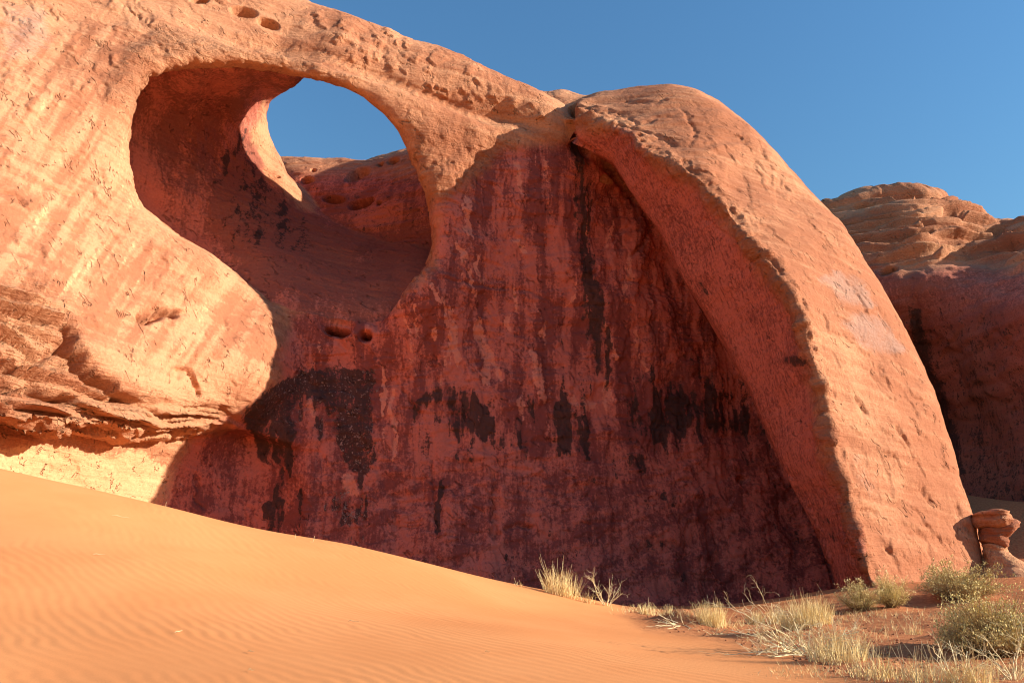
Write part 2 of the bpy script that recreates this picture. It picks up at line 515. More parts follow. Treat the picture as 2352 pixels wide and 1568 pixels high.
def surface_nets(F, lo, h):
    """dual contour of F = 0 (solid where negative)"""
    S = F < 0
    nx, ny, nz = F.shape
    c = [S[i:nx - 1 + i, j:ny - 1 + j, k:nz - 1 + k] for i in (0, 1) for j in (0, 1) for k in (0, 1)]
    cnt = np.zeros(c[0].shape, np.int8)
    for q in c: cnt += q
    act = np.argwhere((cnt > 0) & (cnt < 8))
    idx = np.full(cnt.shape, -1, np.int32)
    idx[act[:, 0], act[:, 1], act[:, 2]] = np.arange(len(act))
    offs = [(i, j, k) for i in (0, 1) for j in (0, 1) for k in (0, 1)]
    val = [F[act[:, 0] + o[0], act[:, 1] + o[1], act[:, 2] + o[2]] for o in offs]
    acc = np.zeros((len(act), 3), np.float32); w = np.zeros(len(act), np.float32)
    for a in range(8):
        for b in range(a + 1, 8):
            oa = np.array(offs[a]); ob = np.array(offs[b])
            if np.abs(oa - ob).sum() != 1: continue
            m = (val[a] < 0) != (val[b] < 0)
            t = np.where(m, val[a] / np.where(m, val[a] - val[b], 1), 0)
            acc += np.where(m[:, None], oa + (ob - oa) * t[:, None], 0); w += m
    V = (act + acc / w[:, None]) * h + np.array(lo)
    Q = []
    for ax in range(3):
        s0 = [slice(None)] * 3; s1 = [slice(None)] * 3
        s0[ax] = slice(0, -1); s1[ax] = slice(1, None)
        A, B = S[tuple(s0)], S[tuple(s1)]
        e = np.argwhere(A != B)
        b1, b2 = (ax + 1) % 3, (ax + 2) % 3
        ok = (e[:, b1] > 0) & (e[:, b2] > 0) & (e[:, b1] < F.shape[b1] - 1) & (e[:, b2] < F.shape[b2] - 1)
        e = e[ok]
        flip = A[e[:, 0], e[:, 1], e[:, 2]]
        def cell(d1, d2):
            q = e.copy(); q[:, b1] -= d1; q[:, b2] -= d2
            return idx[q[:, 0], q[:, 1], q[:, 2]]
        q = np.stack([cell(1, 1), cell(0, 1), cell(0, 0), cell(1, 0)], 1)
        q = np.where(flip[:, None], q, q[:, ::-1])
        Q.append(q)
    Q = np.concatenate(Q)
    Q = Q[(Q >= 0).all(1)]
    return V, Q

def refine(V, Q, sel, layers, kk=0.35):
    """split the chosen quads in four and settle the new points on the solid's surface"""
    keep = Q[~sel]; q = Q[sel]
    n = len(V); m = len(q)
    e = np.stack([q, np.roll(q, -1, 1)], -1)
    es = np.sort(e.reshape(-1, 2), 1)
    key = es[:, 0].astype(np.int64) * n + es[:, 1]
    uk, inv = np.unique(key, return_inverse=True)
    ea, eb = (uk // n).astype(np.int64), (uk % n).astype(np.int64)
    em = (n + inv).reshape(-1, 4)
    fc = n + len(uk) + np.arange(m)
    V2 = np.concatenate([V, .5 * (V[ea] + V[eb]), V[q].mean(1)])
    Q2 = np.concatenate([np.stack([q[:, i], em[:, i], fc, em[:, (i - 1) % 4]], 1) for i in range(4)])
    # one relaxing pass, then Newton steps on to the surface
    used = np.unique(Q2)
    acc = np.zeros_like(V2); w = np.zeros(len(V2))
    for i in range(4):
        a, b = Q2[:, i], Q2[:, (i + 1) % 4]
        for k in range(3):
            acc[:, k] += np.bincount(a, V2[b, k], len(V2))
        w += np.bincount(a, minlength=len(V2))
    mv = w >= 4
    V2[mv] = .45 * V2[mv] + .55 * acc[mv] / w[mv, None]
    N2 = normals(V2, Q2)
    def F(p):
        uu, vv = proj(p[:, 0], p[:, 1], p[:, 2])
        f = None
        for L in layers:
            g_ = L.f(uu, vv, p[:, 1])
            f = g_ if f is None else smin(f, g_, kk)
        return f
    p = V2[used]; nn = N2[used]
    for it in range(2):
        f0 = F(p); g_ = (F(p + .03 * nn) - f0) / .03
        st = np.clip(-f0 / np.clip(g_, .35, 3), -.2, .2)
        p = p + nn * st[:, None]
    V2[used] = p
    return V2, Q2, keep

def in_view(V, Q, layers, lim=0.45):
    c = V[Q].mean(1)
    uu, vv = proj(c[:, 0], c[:, 1], c[:, 2])
    n = np.cross(V[Q[:, 2]] - V[Q[:, 0]], V[Q[:, 3]] - V[Q[:, 1]])
    n /= np.linalg.norm(n, axis=1)[:, None] + 1e-12
    vd = c - np.array([0, 0, EYE]); vd /= np.linalg.norm(vd, axis=1)[:, None]
    dmin = np.full(len(c), 1e9)
    for L in layers:
        dmin = np.minimum(dmin, np.where(samp(L.out, uu, vv) < 0, samp(L.depth, uu, vv), 1e9))
    return ((n * vd).sum(1) < lim) & (uu > -120) & (uu < 2480) & (vv > -120) & (vv < 1440) & (c[:, 1] < dmin + 2.2)

def refine_twice(V, Q, layers):
    rest = []
    for i in range(2):
        V, Q, k = refine(V, Q, in_view(V, Q, layers), layers)
        rest.append(k)
    return V, np.concatenate([Q] + rest)

def normals(V, Q):
    a = V[Q[:, 2]] - V[Q[:, 0]]; b = V[Q[:, 3]] - V[Q[:, 1]]
    n = np.cross(a, b)
    N = np.zeros_like(V)
    for i in range(4):
        for k in range(3):
            N[:, k] += np.bincount(Q[:, i], n[:, k], len(V))
    return N / (np.linalg.norm(N, axis=1)[:, None] + 1e-12)

def soft(poly, u, v, feather):
    return sstep(feather, -feather, poly_sd(poly, u, v))

def stroke(pts, w, u, v):
    d, t = line_d(pts, u, v)
    w = w * (.55 + .75 * np.sin(np.pi * np.clip(t * .86 + .10, 0, 1)))
    return sstep(w, w * 0.1, d)

def build_main_rock():
    h = 0.30
    lo, hi = (-34.0, 16.5, -2.2), (24.0, 58.0, 36.0)
    F = solid_grid(LAYERS, lo, hi, h)
    # close the solid at the box walls
    F[0] = F[-1] = 1; F[:, 0] = F[:, -1] = 1; F[:, :, 0] = F[:, :, -1] = 1
    V, Q = surface_nets(F, lo, h)
    del F
    V, Q = refine_twice(V, Q, LAYERS)
    N = normals(V, Q)
    x, y, z = V.T.astype(np.float64)
    u, v = proj(x, y, z)
    fs = np.stack([L.f(u, v, y) for L in LAYERS])
    lay = np.argmin(fs, 0)
    del fs
    A = {}
    is_f, is_h, is_r, is_b = lay == 0, lay == 1, lay == 2, lay == 3
    near = N[:, 1] < 0.35
    # ragged outlines for everything painted or carved
    wu = u + 10 * perlin(x * .9, y * .9, z * .9) + 7 * perlin(x * 2.4, y * 2.4, z * 2.4) + 5 * perlin(x * 5, y * 5, z * 5)
    wv = v + 12 * perlin(x * .7 + 30, y * .7, z * .7) + 5 * perlin(x * 2.4, y * 2.4 + 20, z * 2.4)

    # ---------------- relief ----------------
    disp = np.where(is_b, .16, .30) * fbm(x * .15, y * .15, z * .18, 2) + np.where(is_b, .02, .032) * fbm(x * .7, y * .7, z * .9, 3)
    # spalled plates: stepped noise
    pm = sstep(-.15, .35, perlin(x * .33 + 60, y * .33, z * .33))
    q = 5.0 * fbm(x * .28 + .25 * z, y * .3, z * .30 - .15 * x, 3) + 0.35 * perlin(x * 1.6, y * 1.6, z * 1.6)
    fr = q - np.floor(q)
    disp += np.where(is_b, .016, .034) * (np.floor(q) + sstep(0.0, 0.10, fr))
    q = 6 * perlin(x * .75 - .5 * z + 40, y * .75, z * .6 + .35 * x) + .3 * perlin(x * 3, y * 3, z * 3)
    fr = q - np.floor(q)
    disp += np.where(is_b, .012, .022) * (np.floor(q) + sstep(0.0, 0.14, fr)) * pm
    disp += 0.009 * fbm(x * 2.6, y * 2.6, z * 2.6, 2)
    rug = np.zeros(len(V))
    # bedded ledges low on the left cliff
    bm = soft([(-500,640),(60,660),(150,735),(165,790),(200,850),(270,900),(400,935),(520,945),(540,965),(400,1000),(-500,985)], u, v, 22) * is_f
    bm2 = soft([(-500,610),(110,640),(185,720),(200,800),(260,870),(420,920),(560,930),(560,985),(400,1005),(-500,1000)], u, v, 40) * is_f
    zz = z + 0.12 * x + 0.35 * perlin(x * .35, y * .35, z * .6)
    def ledges(per, amp, fx, sd_):
        t_ = zz / per + .5 * perlin(x * fx * .5, y * fx * .5, sd_)
        k_ = np.floor(t_); f_ = t_ - k_
        vary = .55 + .9 * perlin(x * fx + k_ * 7.3, y * fx, k_ * 3.1 + sd_)
        return amp * np.clip(vary, -.2, 1.4) * (1 - f_) * sstep(0, .10, f_)
    disp += bm * (ledges(.62, .80, .35, 1.5) + ledges(.23, .30, .7, 4.5) - .5) + bm2 * 0.12 * fbm(x * 1.3, y * 1.3, zz * 3.2, 3)
    disp -= bm2 * (1 - bm) * 0.12
    rug = np.maximum(rug, bm2)
    # cross-bed laminae all over, faint
    disp += (0.02 * perlin(x * .22, y * .22, (z + .18 * x) * 2.6) + .012 * perlin(x * .3, y * .3, (z + .18 * x) * 6.0)) * near
    # crumbly brow over the opening
    br = soft([(250,230),(300,130),(380,75),(520,95),(700,128),(800,175),(760,190),(690,165),(540,135),(440,140),(350,165),(300,250)], u, v, 25) * is_f
    disp += br * (0.34 * np.abs(fbm(x * .8, y * .8, z * 1.2, 5, .6)) - .06)
    rmd = np.abs(poly_sd(rim, u, v))
    disp += is_f * np.exp(-(rmd / 20.0) ** 2) * (u < 760) * (v < 560) * .16 * fbm(x * 1.5, y * 1.5, z * 1.5, 4, .6)
    rug = np.maximum(rug, br)
    # rough spalled shoulder right of the opening
    sh = soft([(930,250),(1010,270),(1130,300),(1190,330),(1120,380),(1060,420),(1020,480),(985,400)], u, v, 25) * is_f
    disp += sh * 0.20 * fbm(x * 1.2, y * 1.2, z * 1.0, 4)
    sh2 = soft([(560,90),(800,110),(1300,250),(1300,310),(1180,330),(1000,235),(800,165)], u, v, 20) * is_f
    disp += sh2 * 0.06 * fbm(x * 1.1 + 9, y * 1.1, z * 1.1, 4)
    rug = np.maximum(rug, np.maximum(.8 * sh, 0.3 * sh2))
    # ragged arete of the buttress
    rd, _ = line_d([(p[0], p[1]) for p in ridge], u, v)
    rw = np.exp(-(rd / 26.0) ** 2) * is_b
    chip = 3.0 * fbm(x * .75, y * .75, z * .6 + 12, 3, .55); cf = chip - np.floor(chip)
    disp += rw * (0.34 * fbm(x * .8, y * .8, z * .8, 3, .55) + .13 * (np.floor(chip) + sstep(0, .12, cf)) + .12 * fbm(x * 2.3, y * 2.3, z * 2.3, 3, .6))
    rug = np.maximum(rug, 0.9 * rw)
    # dome top: shelves
    sd = soft([(1300,230),(1480,195),(1640,230),(1700,330),(1600,400),(1500,370),(1440,310),(1310,280)], u, v, 25) * is_b
    zq = z - 0.10 * x + .4 * perlin(x * .4, y * .4, z * .4)
    disp += sd * (0.17 * perlin(x * .22 + 5, y * .22, zq * 1.3) + .07 * perlin(x * .4, y * .4, zq * 3.2))
    # carved cracks, joints and pits (u, v image-pixel lines; width and depth in metres)
    ppm = FPX / np.maximum(y, 5)
    def carve(pts, w, dep, mask=None, taper=True, warpit=True):
        d, t = line_d(pts, wu if warpit else u, wv if warpit else v)
        d = d / ppm
        g = np.exp(-(d / w) ** 2) * dep
        if taper: g = g * np.clip(np.minimum(t, 1 - t) * 8 + 0.15, 0, 1)
        return g * (near if mask is None else (mask & near))
    cut = np.zeros(len(V))
    cut += carve([(420,58),(545,96),(640,116),(740,128),(812,158),(905,193),(1000,230),(1090,266),(1180,290)], 0.16, 0.26, is_f, True, False)
    cut += carve([(1312,330),(1400,372),(1470,465)], 0.3, 0.5, is_f)
    for pts, w, dep in [
        ([(995,1050),(997,1130),(1000,1240)], .07, .16), ([(1128,1080),(1133,1170),(1138,1255)], .09, .24),
        ([(150,735),(160,790),(190,830),(215,860),(250,880),(275,915),(330,935)], .17, 1.5),
        ([(75,880),(120,905),(190,925)], .16, 1.1), ([(315,724),(350,728),(430,716)], .11, .8), ([(330,716),(375,716)], .16, .2),
        ([(0,745),(60,742),(120,735)], .08, .35), ([(0,815),(100,812),(150,800)], .1, .4), ([(0,838),(90,835)], .09, .35), ([(0,880),(70,885)], .1, .4),
        ([(85,425),(115,430),(190,452)], .05, .13), ([(0,452),(35,452),(60,490)], .05, .14), ([(82,505),(135,520),(200,545)], .05, .12), ([(95,425),(92,470),(60,530)], .05, .08),
        ([(400,840),(430,850),(450,885),(465,905)], .08, .22), ([(300,300),(320,315)], .05, .1),
        ([(1430,640),(1500,655),(1570,700)], .06, .12), ([(1000,640),(1150,660),(1290,700),(1400,705)], .07, .12),
        ([(1150,1225),(1190,1205),(1225,1215)], .1, .2), ([(1480,1290),(1540,1295),(1600,1265)], .05, .09), ([(1250,1150),(1370,1110)], .05, .09),
        ([(900,1180),(920,1210),(960,1205)], .05, .1), ([(905,880),(940,920),(955,960)], .05, .1), ([(450,1085),(452,1140),(470,1170)], .06, .12),
        ([(1500,430),(1440,435)], .06, .16), ([(1480,450),(1500,520),(1440,600)], .12, .22), ([(1465,600),(1480,690),(1500,760)], .12, .18),
        ]:
        cut += carve(pts, w, dep, is_f)
    for pts, w, dep in [
        ([(1630,400),(1660,425),(1705,445)], .09, .22), ([(1780,430),(1770,455)], .07, .16), ([(1720,370),(1770,400),(1770,420)], .07, .15),
        ([(1815,470),(1830,500)], .08, .2), ([(1830,490),(1826,505)], .1, .2), ([(1815,585),(1838,610)], .08, .25),
        ([(2050,980),(2070,1000),(2085,1025)], .08, .3), ([(2110,880),(2130,900)], .06, .18), ([(1950,840),(2000,850),(2030,900)], .05, .12),
        ([(1965,905),(1990,950)], .07, .2), ([(2110,1115),(2125,1140),(2140,1165)], .07, .25), ([(2030,1260),(2070,1265)], .05, .15), ([(2150,1170),(2160,1200)], .05, .16),
        ([(2080,1225),(2110,1240),(2125,1250)], .04, .12), ([(2170,1230),(2200,1255)], .05, .14), ([(2010,1180),(1960,1165)], .05, .16),
        ([(1560,250),(1600,300),(1590,330)], .06, .14), ([(1640,250),(1660,275)], .06, .14), ([(1430,235),(1490,245),(1530,225)], .16, .35),
        ([(1310,268),(1400,262),(1480,278),(1560,270)], .12, .22), ([(1400,290),(1470,300),(1560,330)], .1, .25), ([(1930,700),(1980,720)], .05, .1),
        ([(2050,660),(2090,720)], .05, .1), ([(1715,600),(1770,590),(1800,640)], .1, .2), ([(2199,1156),(2208,1197),(2235,1240)], .06, .2),
        ([(1600,500),(1700,560),(1700,640)], .07, .12), ([(1850,1240),(1862,1300)], .12, .3),
        ]:
        if math.dist(pts[0], pts[-1]) < 36: continue
        cut += carve(pts, .085, min(dep, .2) * .5, is_b)
    cut += carve([(1316,238),(1307,262),(1306,290),(1314,326),(1352,352)], .15, .9, is_f | is_b, False, False)
    # scattered short gashes on the sunlit skins
    rg = np.random.default_rng(11)
    def gashes(n, boxp, ang, mask, ln=(10, 34), w=(.03, .055), dep=(.06, .17)):
        out = np.zeros(len(V)); pd = np.array(boxp, float)
        lo_, hi_ = pd.min(0), pd.max(0)
        for _ in range(n):
            for _t in range(20):
                c = lo_ + rg.random(2) * (hi_ - lo_)
                if poly_sd(boxp, np.array([c[0]]), np.array([c[1]]))[0] < 0: break
            a = math.radians(ang + rg.normal() * 16); L = rg.uniform(*ln) / 2
            dx, dy = math.cos(a) * L, math.sin(a) * L
            sel = mask & near & (np.abs(u - c[0]) < 60) & (np.abs(v - c[1]) < 60)
            i = np.nonzero(sel)[0]
            if not len(i): continue
            mx_, my_ = c[0] + rg.normal() * 4, c[1] + rg.normal() * 4
            d, t = line_d([(c[0] - dx, c[1] - dy), (mx_, my_), (c[0] + dx, c[1] + dy)], wu[i], wv[i])
            side = ((wu[i] - c[0]) * dy - (wv[i] - c[1]) * dx) / L
            dm = d / ppm[i]
            end = np.clip(np.minimum(t, 1 - t) * 5, 0, 1) * (t > 0) * (t < 1)
            dd = rg.uniform(*dep)
            step_ = np.where(side > 0, -np.exp(-dm / (L * 1.2 / ppm[i])), 0) + np.exp(-(dm / .05) ** 2) * .25
            out[i] += dd * step_ * end
        return out
    cut += gashes(60, [(1620,260),(1760,350),(1960,580),(2100,830),(2240,1280),(2040,1320),(1990,1150),(1930,900),(1880,720),(1700,500),(1560,380)], 55, is_b, (40, 110), (.03, .05), (.03, .06))
    cut += gashes(150, [(0,0),(520,0),(300,140),(250,300),(280,480),(420,600),(560,740),(540,880),(300,860),(160,700),(0,640)], 55, is_f, (16, 46), (.03, .05), (.03, .08))
    cut += gashes(60, [(700,20),(1000,130),(1300,260),(1250,290),(1000,220),(800,140)], 35, is_f, (10, 30), (.03, .06), (.05, .14))
    cut += gashes(70, [(640,1000),(1250,1000),(1700,1100),(1850,1330),(1300,1350),(700,1200)], -20, is_f, (20, 70), (.03, .05), (.05, .1))
    cut += gashes(50, [(1000,420),(1300,400),(1500,650),(1650,900),(1000,900)], 80, is_f, (20, 60), (.03, .06), (.04, .1))
    # wind-hollowed pits
    def pit(cu, cv, ru, rv, dep, mask, ang=0.0):
        ca, sa = math.cos(math.radians(ang)), math.sin(math.radians(ang))
        a = ((u - cu) * ca + (v - cv) * sa) / ru; b = (-(u - cu) * sa + (v - cv) * ca) / rv
        r = np.sqrt(a * a + b * b)
        return dep * sstep(1.05, 0.55, r) * (mask & near)
    for p in [(458,0,22,9,.9,0),(560,28,34,12,.6,10),(618,54,26,10,.8,15),(600,46,10,6,.2,0)]:
        cut += pit(*p[:4], p[4], is_f, p[5])
    cut += pit(776, 762, 32, 12, 1.6, is_f, 8) + pit(840, 773, 15, 12, 1.7, is_f)
    cut += pit(1703, 1101, 16, 10, .35, is_f)
    cut += pit(775, 752, 46, 22, .25, is_f, 8)
    for p in [(706,413,16,9,.9,0),(822,404,34,13,.7,-25),(766,457,28,10,.8,5),(828,468,30,13,.9,-10),(851,462,10,8,.9,0),(876,380,9,5,.5,-20),(905,372,16,7,.6,-20),(872,470,6,5,.5,0),(640,405,5,3,.4,0),(720,392,6,4,.4,0)]:
        cut += pit(*p[:4], p[4], is_r | is_h, p[5])
    cut += pit(1316, 264, 12, 13, .9, near)
    # bedding lines on the rise
    disp += is_r * 0.10 * perlin(x * .12, y * .12, (z - .12 * x) * 2.6)
    # flutes running down the hollow and the alcove wall
    al = is_f * sstep(650, 730, u) * sstep(330, 380, v)
    disp += al * 0.06 * perlin(x * 1.1, y * .4, z * .10) + al * 0.05 * perlin(x * 2.4 + 3, y * .5, z * .2)
    q = 4.5 * fbm(x * .55 + 8, y * .3, z * .22, 3, .55); fr = q - np.floor(q)
    disp += al * .065 * (np.floor(q) + sstep(0, .08, fr))
    q = 3.0 * fbm(x * .2, y * .2, (z - .1 * x) * .9, 3, .5); fr = q - np.floor(q)
    disp += al * .07 * (np.floor(q) + sstep(0, .06, fr))
    # pale slab stood proud, plates on the wall
    for pl, hgt in [([(1225,795),(1240,830),(1252,935),(1238,940),(1215,868),(1205,840)], .12), ([(1340,915),(1385,880),(1410,890),(1405,960),(1350,965)], -.10),
                    ([(1090,735),(1120,740),(1150,880),(1130,890),(1105,850)], -.10), ([(950,700),(985,690),(1000,830),(960,860)], -.07),
                    ([(1400,560),(1470,500),(1500,560),(1450,700),(1420,700)], .14), ([(1380,735),(1440,760),(1420,830),(1395,800)], .12)]:
        disp += soft(pl, wu, wv, 3) * hgt * is_f
    fl = soft([(1790,1075),(1830,1130),(1862,1290),(1880,1300),(1905,1285),(1870,1180),(1830,1100)], wu, wv, 3) * (is_f | is_b)
    disp += fl * .12
    disp -= cut
    V = (V + N * disp[:, None]).astype(np.float32)
    N = normals(V, Q)

    # ---------------- stains, and shade painted as redder or darker rock ----------------
    shade_pat = np.where(is_f, soft([(545,968),(632,875),(665,725),(860,735),(940,680),(1000,600),(1005,480),(1060,430),(1150,350),(1320,320),(1500,470),(2000,1300),(1950,1500),(330,1500),(345,1180),(440,1010)], wu, wv, 22), 0.0)  # natural red of the wall deepened by painted shade, edged at the shadow line
    shade_pat = np.maximum(shade_pat, np.where(is_b, soft([(1305,300),(1440,310),(1500,380),(1610,450),(1720,590),(1820,720),(1860,880),(1900,1050),(1950,1200),(1990,1340),(1990,1600),(1880,1600),(1200,900),(1250,300)], wu, wv, 22) * 0.95, 0))  # painted shade: redder buttress face as far as its terminator
    shade_pat = np.maximum(shade_pat, np.where(is_h & (y > 33.2), 0.8, 0)); shade_pat = np.maximum(shade_pat, np.where(is_r, .9 * sstep(380, 425, v), 0))  # shade of hollow and slope painted redder; sunlit slope top spared
    shade_pat = shade_pat * (1 - np.where(is_h, soft([(572,300),(606,225),(650,340),(740,460),(722,486),(690,480),(610,405)], wu, wv, 8), 0))  # sunlit sliver of the hollow kept clear of the painted shade
    A['patina'] = shade_pat
    var = np.zeros(len(V))
    for pts, w in [([(1332,335),(1338,450),(1342,560),(1352,700)], 15), ([(1350,640),(1362,740),(1378,840)], 22), ([(1388,735),(1398,900)], 9),
                   ([(590,950),(640,1060)], 12), ([(660,900),(662,1090)], 11), ([(742,900),(735,1010)], 12), ([(640,1060),(642,1230)], 7), ([(832,1075),(835,1230)], 9),
                   ([(612,960),(620,1040)], 14), ([(1095,925),(1110,1005)], 12), ([(1275,930),(1285,1050)], 9), ([(1510,900),(1500,1010)], 8),
                   ([(620,1160),(625,1240)], 13), ([(690,1120),(700,1240)], 9), ([(1020,1090),(1000,1240)], 6), ([(1190,960),(1200,1060)], 8), ([(1330,960),(1340,1060)], 8),
                   ([(1700,700),(1740,900),(1790,1030)], 14)]:
        var = np.maximum(var, stroke(pts, w * 1.8, wu, wv) * 0.8 * is_f)
    for pl, s in [([(560,945),(640,870),(760,848),(855,868),(862,1000),(850,1078),(795,1062),(770,960),(700,930),(650,1000),(600,1010)], .9),
                  ([(735,1110),(830,1080),(835,1255),(750,1255),(715,1200)], .45), ([(1000,900),(1060,925),(1072,980),(1045,1012),(1010,975)], .5),
                  ([(1215,950),(1312,930),(1318,1030),(1282,1062),(1232,995)], .5), ([(1405,1055),(1485,1045),(1492,1092),(1430,1112)], .55),
                  ([(1475,925),(1560,895),(1660,895),(1720,950),(1640,1005),(1500,1005)], .5), ([(1440,850),(1620,800),(1700,880),(1600,920),(1480,910)], .3),
                  ([(940,900),(1060,880),(1060,905),(950,930)], .5), ([(1330,1080),(1560,1090),(1560,1180),(1400,1180)], .3), ([(1180,1220),(1330,1250),(1300,1330),(1150,1300)], .32),
                  ([(560,1250),(840,1230),(860,1300),(560,1300)], .4), ([(1440,1230),(1600,1240),(1600,1340),(1440,1330)], .25), ([(1700,1050),(1850,1100),(1860,1330),(1760,1330)], .22)]:
        var = np.maximum(var, soft(pl, wu + 10 * perlin(x * 1.4, y * 1.4, z * .5 + 8), wv + 22 * perlin(x * 1.6, y * 1.6, z * .6), 20) * s * .8 * is_f)
    for pts, w, s in [([(625,270),(560,310),(520,370),(492,440)], 11, .75), ([(600,420),(590,500),(585,560)], 24, .75), ([(560,400),(540,570)], 9, .6), ([(650,470),(640,560)], 20, .8),
                      ([(690,500),(680,600)], 18, .5), ([(530,430),(515,520)], 7, .4), ([(590,330),(585,400)], 10, .7)]:
        var = np.maximum(var, stroke(pts, w * 1.7, wu, wv) * s * .72 * (is_h | is_r))
    for pts, w, s in [([(1805,820),(1850,840)], 22, .55), ([(1715,745),(1770,740)], 28, .35), ([(1830,880),(1850,1000)], 14, .3), ([(1880,1180),(1920,1250)], 20, .4), ([(1600,640),(1640,700)], 12, .4)]:
        var = np.maximum(var, stroke(pts, w, wu, wv) * s * is_b)
    var = np.maximum(var, .28 * soft([(0,0),(90,0),(60,90),(0,120)], wu, wv, 20) * is_f)
    # streaking: fine upright runs on the sheltered wall, inclined lenses low down
    low = sstep(1000, 1120, v)
    sv = .6 * perlin(x * 1.5, y * .6, z * .10 + 3) + .45 * perlin(x * 3.6, y * 1.2, z * .16) + .3 * perlin(x * 8, y * 2, z * .35)
    si = perlin((x + .4 * z) * .35, y * .3, (z - .42 * x) * 1.5) + .5 * perlin((x + .4 * z) * .9, y * .6, (z - .42 * x) * 3.4)
    run = sv * (1 - low) + .75 * si * low
    var = var + is_f * shade_pat * (.40 * run + .25 * fbm(x * .6 + 33, y * .6, z * .35, 4, .6) + .02) + is_h * (.26 * sv + .02)
    band = np.exp(-((v - 965) / 85.0) ** 2) * is_f * shade_pat * sstep(880, 1000, u)
    blot = fbm(x * .55 + 20, y * .5, z * .5, 4, .6) + .5 * sv
    var += band * (.30 + 1.0 * blot)
    lowb = sstep(1040, 1140, v) * is_f * shade_pat
    var += lowb * .28 * fbm(x * .9 + 3, y * .9, (z - .3 * x) * 1.6, 4, .6)
    grainy = .5 + .9 * np.clip(.5 + .8 * perlin(x * 3.0, y * 1.5, z * .45) + .6 * perlin(x * 6.5, y * 3, z * 1.6), 0, 1)
    var = np.where(var > 0, var * grainy, var)
    mass = soft([(556,945),(600,893),(680,850),(760,843),(855,850),(862,900),(858,1000),(870,1060),(842,1088),(800,1080),(778,1020),(765,960),(745,955),(728,900),(700,902),(664,960),(658,1075),(642,1070),
                 (630,990),(618,965),(624,1090),(604,1062),(574,1000)], wu, wv, 9) * is_f
    var = np.maximum(var, mass * (.74 + .30 * fbm(x * 1.2, y * 1.2, z * .9, 3)))
    gl = soft([(606,262),(560,330),(505,420),(490,520),(540,590),(640,600),(700,575),(720,520),(700,495),(640,440),(590,390),(590,320)], wu, wv, 16) * is_h
    var = np.maximum(var, gl * (.30 + .5 * sv))
    var = np.maximum(var, is_r * sstep(395, 440, v) * (.30 + .35 * fbm(x * .6, y * .6, z * 1.8, 4)))  # painted shade: slope darkened below its sunlit top
    bw = soft([(560,560),(700,520),(820,530),(1010,530),(1005,640),(930,690),(760,690),(640,660)], wu, wv, 26) * (is_h | is_r)
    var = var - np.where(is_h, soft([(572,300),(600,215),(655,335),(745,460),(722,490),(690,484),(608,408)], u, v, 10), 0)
    A['shade_varnish'] = var
    an = fbm(x * .95 + 11, y * .5, z * .26, 5, .6)
    A['redtone'] = np.where(is_f, .52 + .95 * an * (1 - .55 * low) + .22 * run + .35 * low * fbm((x + .4 * z) * .6, y * .6, (z - .42 * x) * 1.3, 4, .6),
                            np.where(is_b, .57 + .26 * fbm(x * .3, y * .3, z * .2, 3), .46 + .5 * fbm(x * .3, y * .3, z * .2, 3) + .35 * sv))
    wash = np.clip(fbm(x * 1.3 + 90, y * .6, z * .22, 4, .55) - .16, 0, 1) * (1 - low) * sstep(1420, 1250, u)
    paleadd = is_f * shade_pat * wash * 2.6
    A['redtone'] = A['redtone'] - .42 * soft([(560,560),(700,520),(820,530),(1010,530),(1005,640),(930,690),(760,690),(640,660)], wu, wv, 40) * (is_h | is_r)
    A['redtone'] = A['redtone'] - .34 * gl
    bed = perlin(x * .25, y * .25, (z + .18 * x) * 3.5) + .6 * perlin(x * .4, y * .4, (z + .18 * x) * 8.0)
    A['tone'] = np.where(is_b, .36, .52) + .55 * fbm(x * .2 + 50, y * .2, z * .2, 3) + .22 * bed
    pale = np.zeros(len(V))
    for pts, w in [([(1095,742),(1108,800),(1122,885)], 15), ([(1128,800),(1145,880)], 9), ([(962,705),(950,780),(953,860)], 9), ([(1028,705),(1040,770),(1055,840)], 8), ([(1052,560),(1075,630),(1092,700)], 8),
                   ([(1092,580),(1100,650)], 6), ([(1224,810),(1236,870),(1248,932)], 17), ([(1228,700),(1245,740),(1256,800)], 8), ([(1165,718),(1172,760)], 7), ([(1183,380),(1200,450)], 6),
                   ([(1252,370),(1258,420)], 8), ([(1165,545),(1210,580)], 6), ([(1442,590),(1430,690)], 8), ([(1385,735),(1412,825)], 6), ([(1010,690),(1030,780)], 6),
                   ([(985,650),(1000,700)], 9), ([(875,850),(882,960)], 7), ([(1310,925),(1360,925)], 16), ([(1395,880),(1400,950)], 12), ([(1195,900),(1200,960)], 10), ([(900,900),(905,1060)], 8),
                   ([(925,700),(945,780)], 6), ([(1300,700),(1330,640)], 4), ([(1455,760),(1475,850)], 6), ([(620,900),(628,1000)], 5), ([(700,900),(715,960)], 8),
                   ([(1340,450),(1350,560)], 6), ([(1080,560),(1060,470)], 5), ([(1420,500),(1390,560)], 6), ([(815,1130),(800,1090)], 20)]:
        pale = np.maximum(pale, stroke(pts, w * 1.35, wu, wv) * .95 * is_f)
    for pts, w in [([(310,560),(250,650),(215,730)], 9), ([(330,600),(285,690),(250,770)], 7), ([(270,530),(180,660)], 6), ([(315,760),(290,830),(270,870)], 20), ([(345,780),(330,850)], 10),
                   ([(240,560),(110,700)], 6), ([(205,640),(150,720)], 14), ([(100,480),(50,600)], 6), ([(140,370),(120,410)], 4), ([(45,355),(20,400)], 4), ([(470,700),(455,790)], 8),
                   ([(0,460),(40,470),(30,560)], 14), ([(235,600),(250,590),(200,680)], 10), ([(540,700),(535,800)], 7), ([(455,20),(480,15)], 9), ([(100,240),(70,330)], 5), ([(420,790),(410,860)], 7)]:
        pale = np.maximum(pale, stroke(pts, w * 1.9, wu, wv) * .33 * is_f)
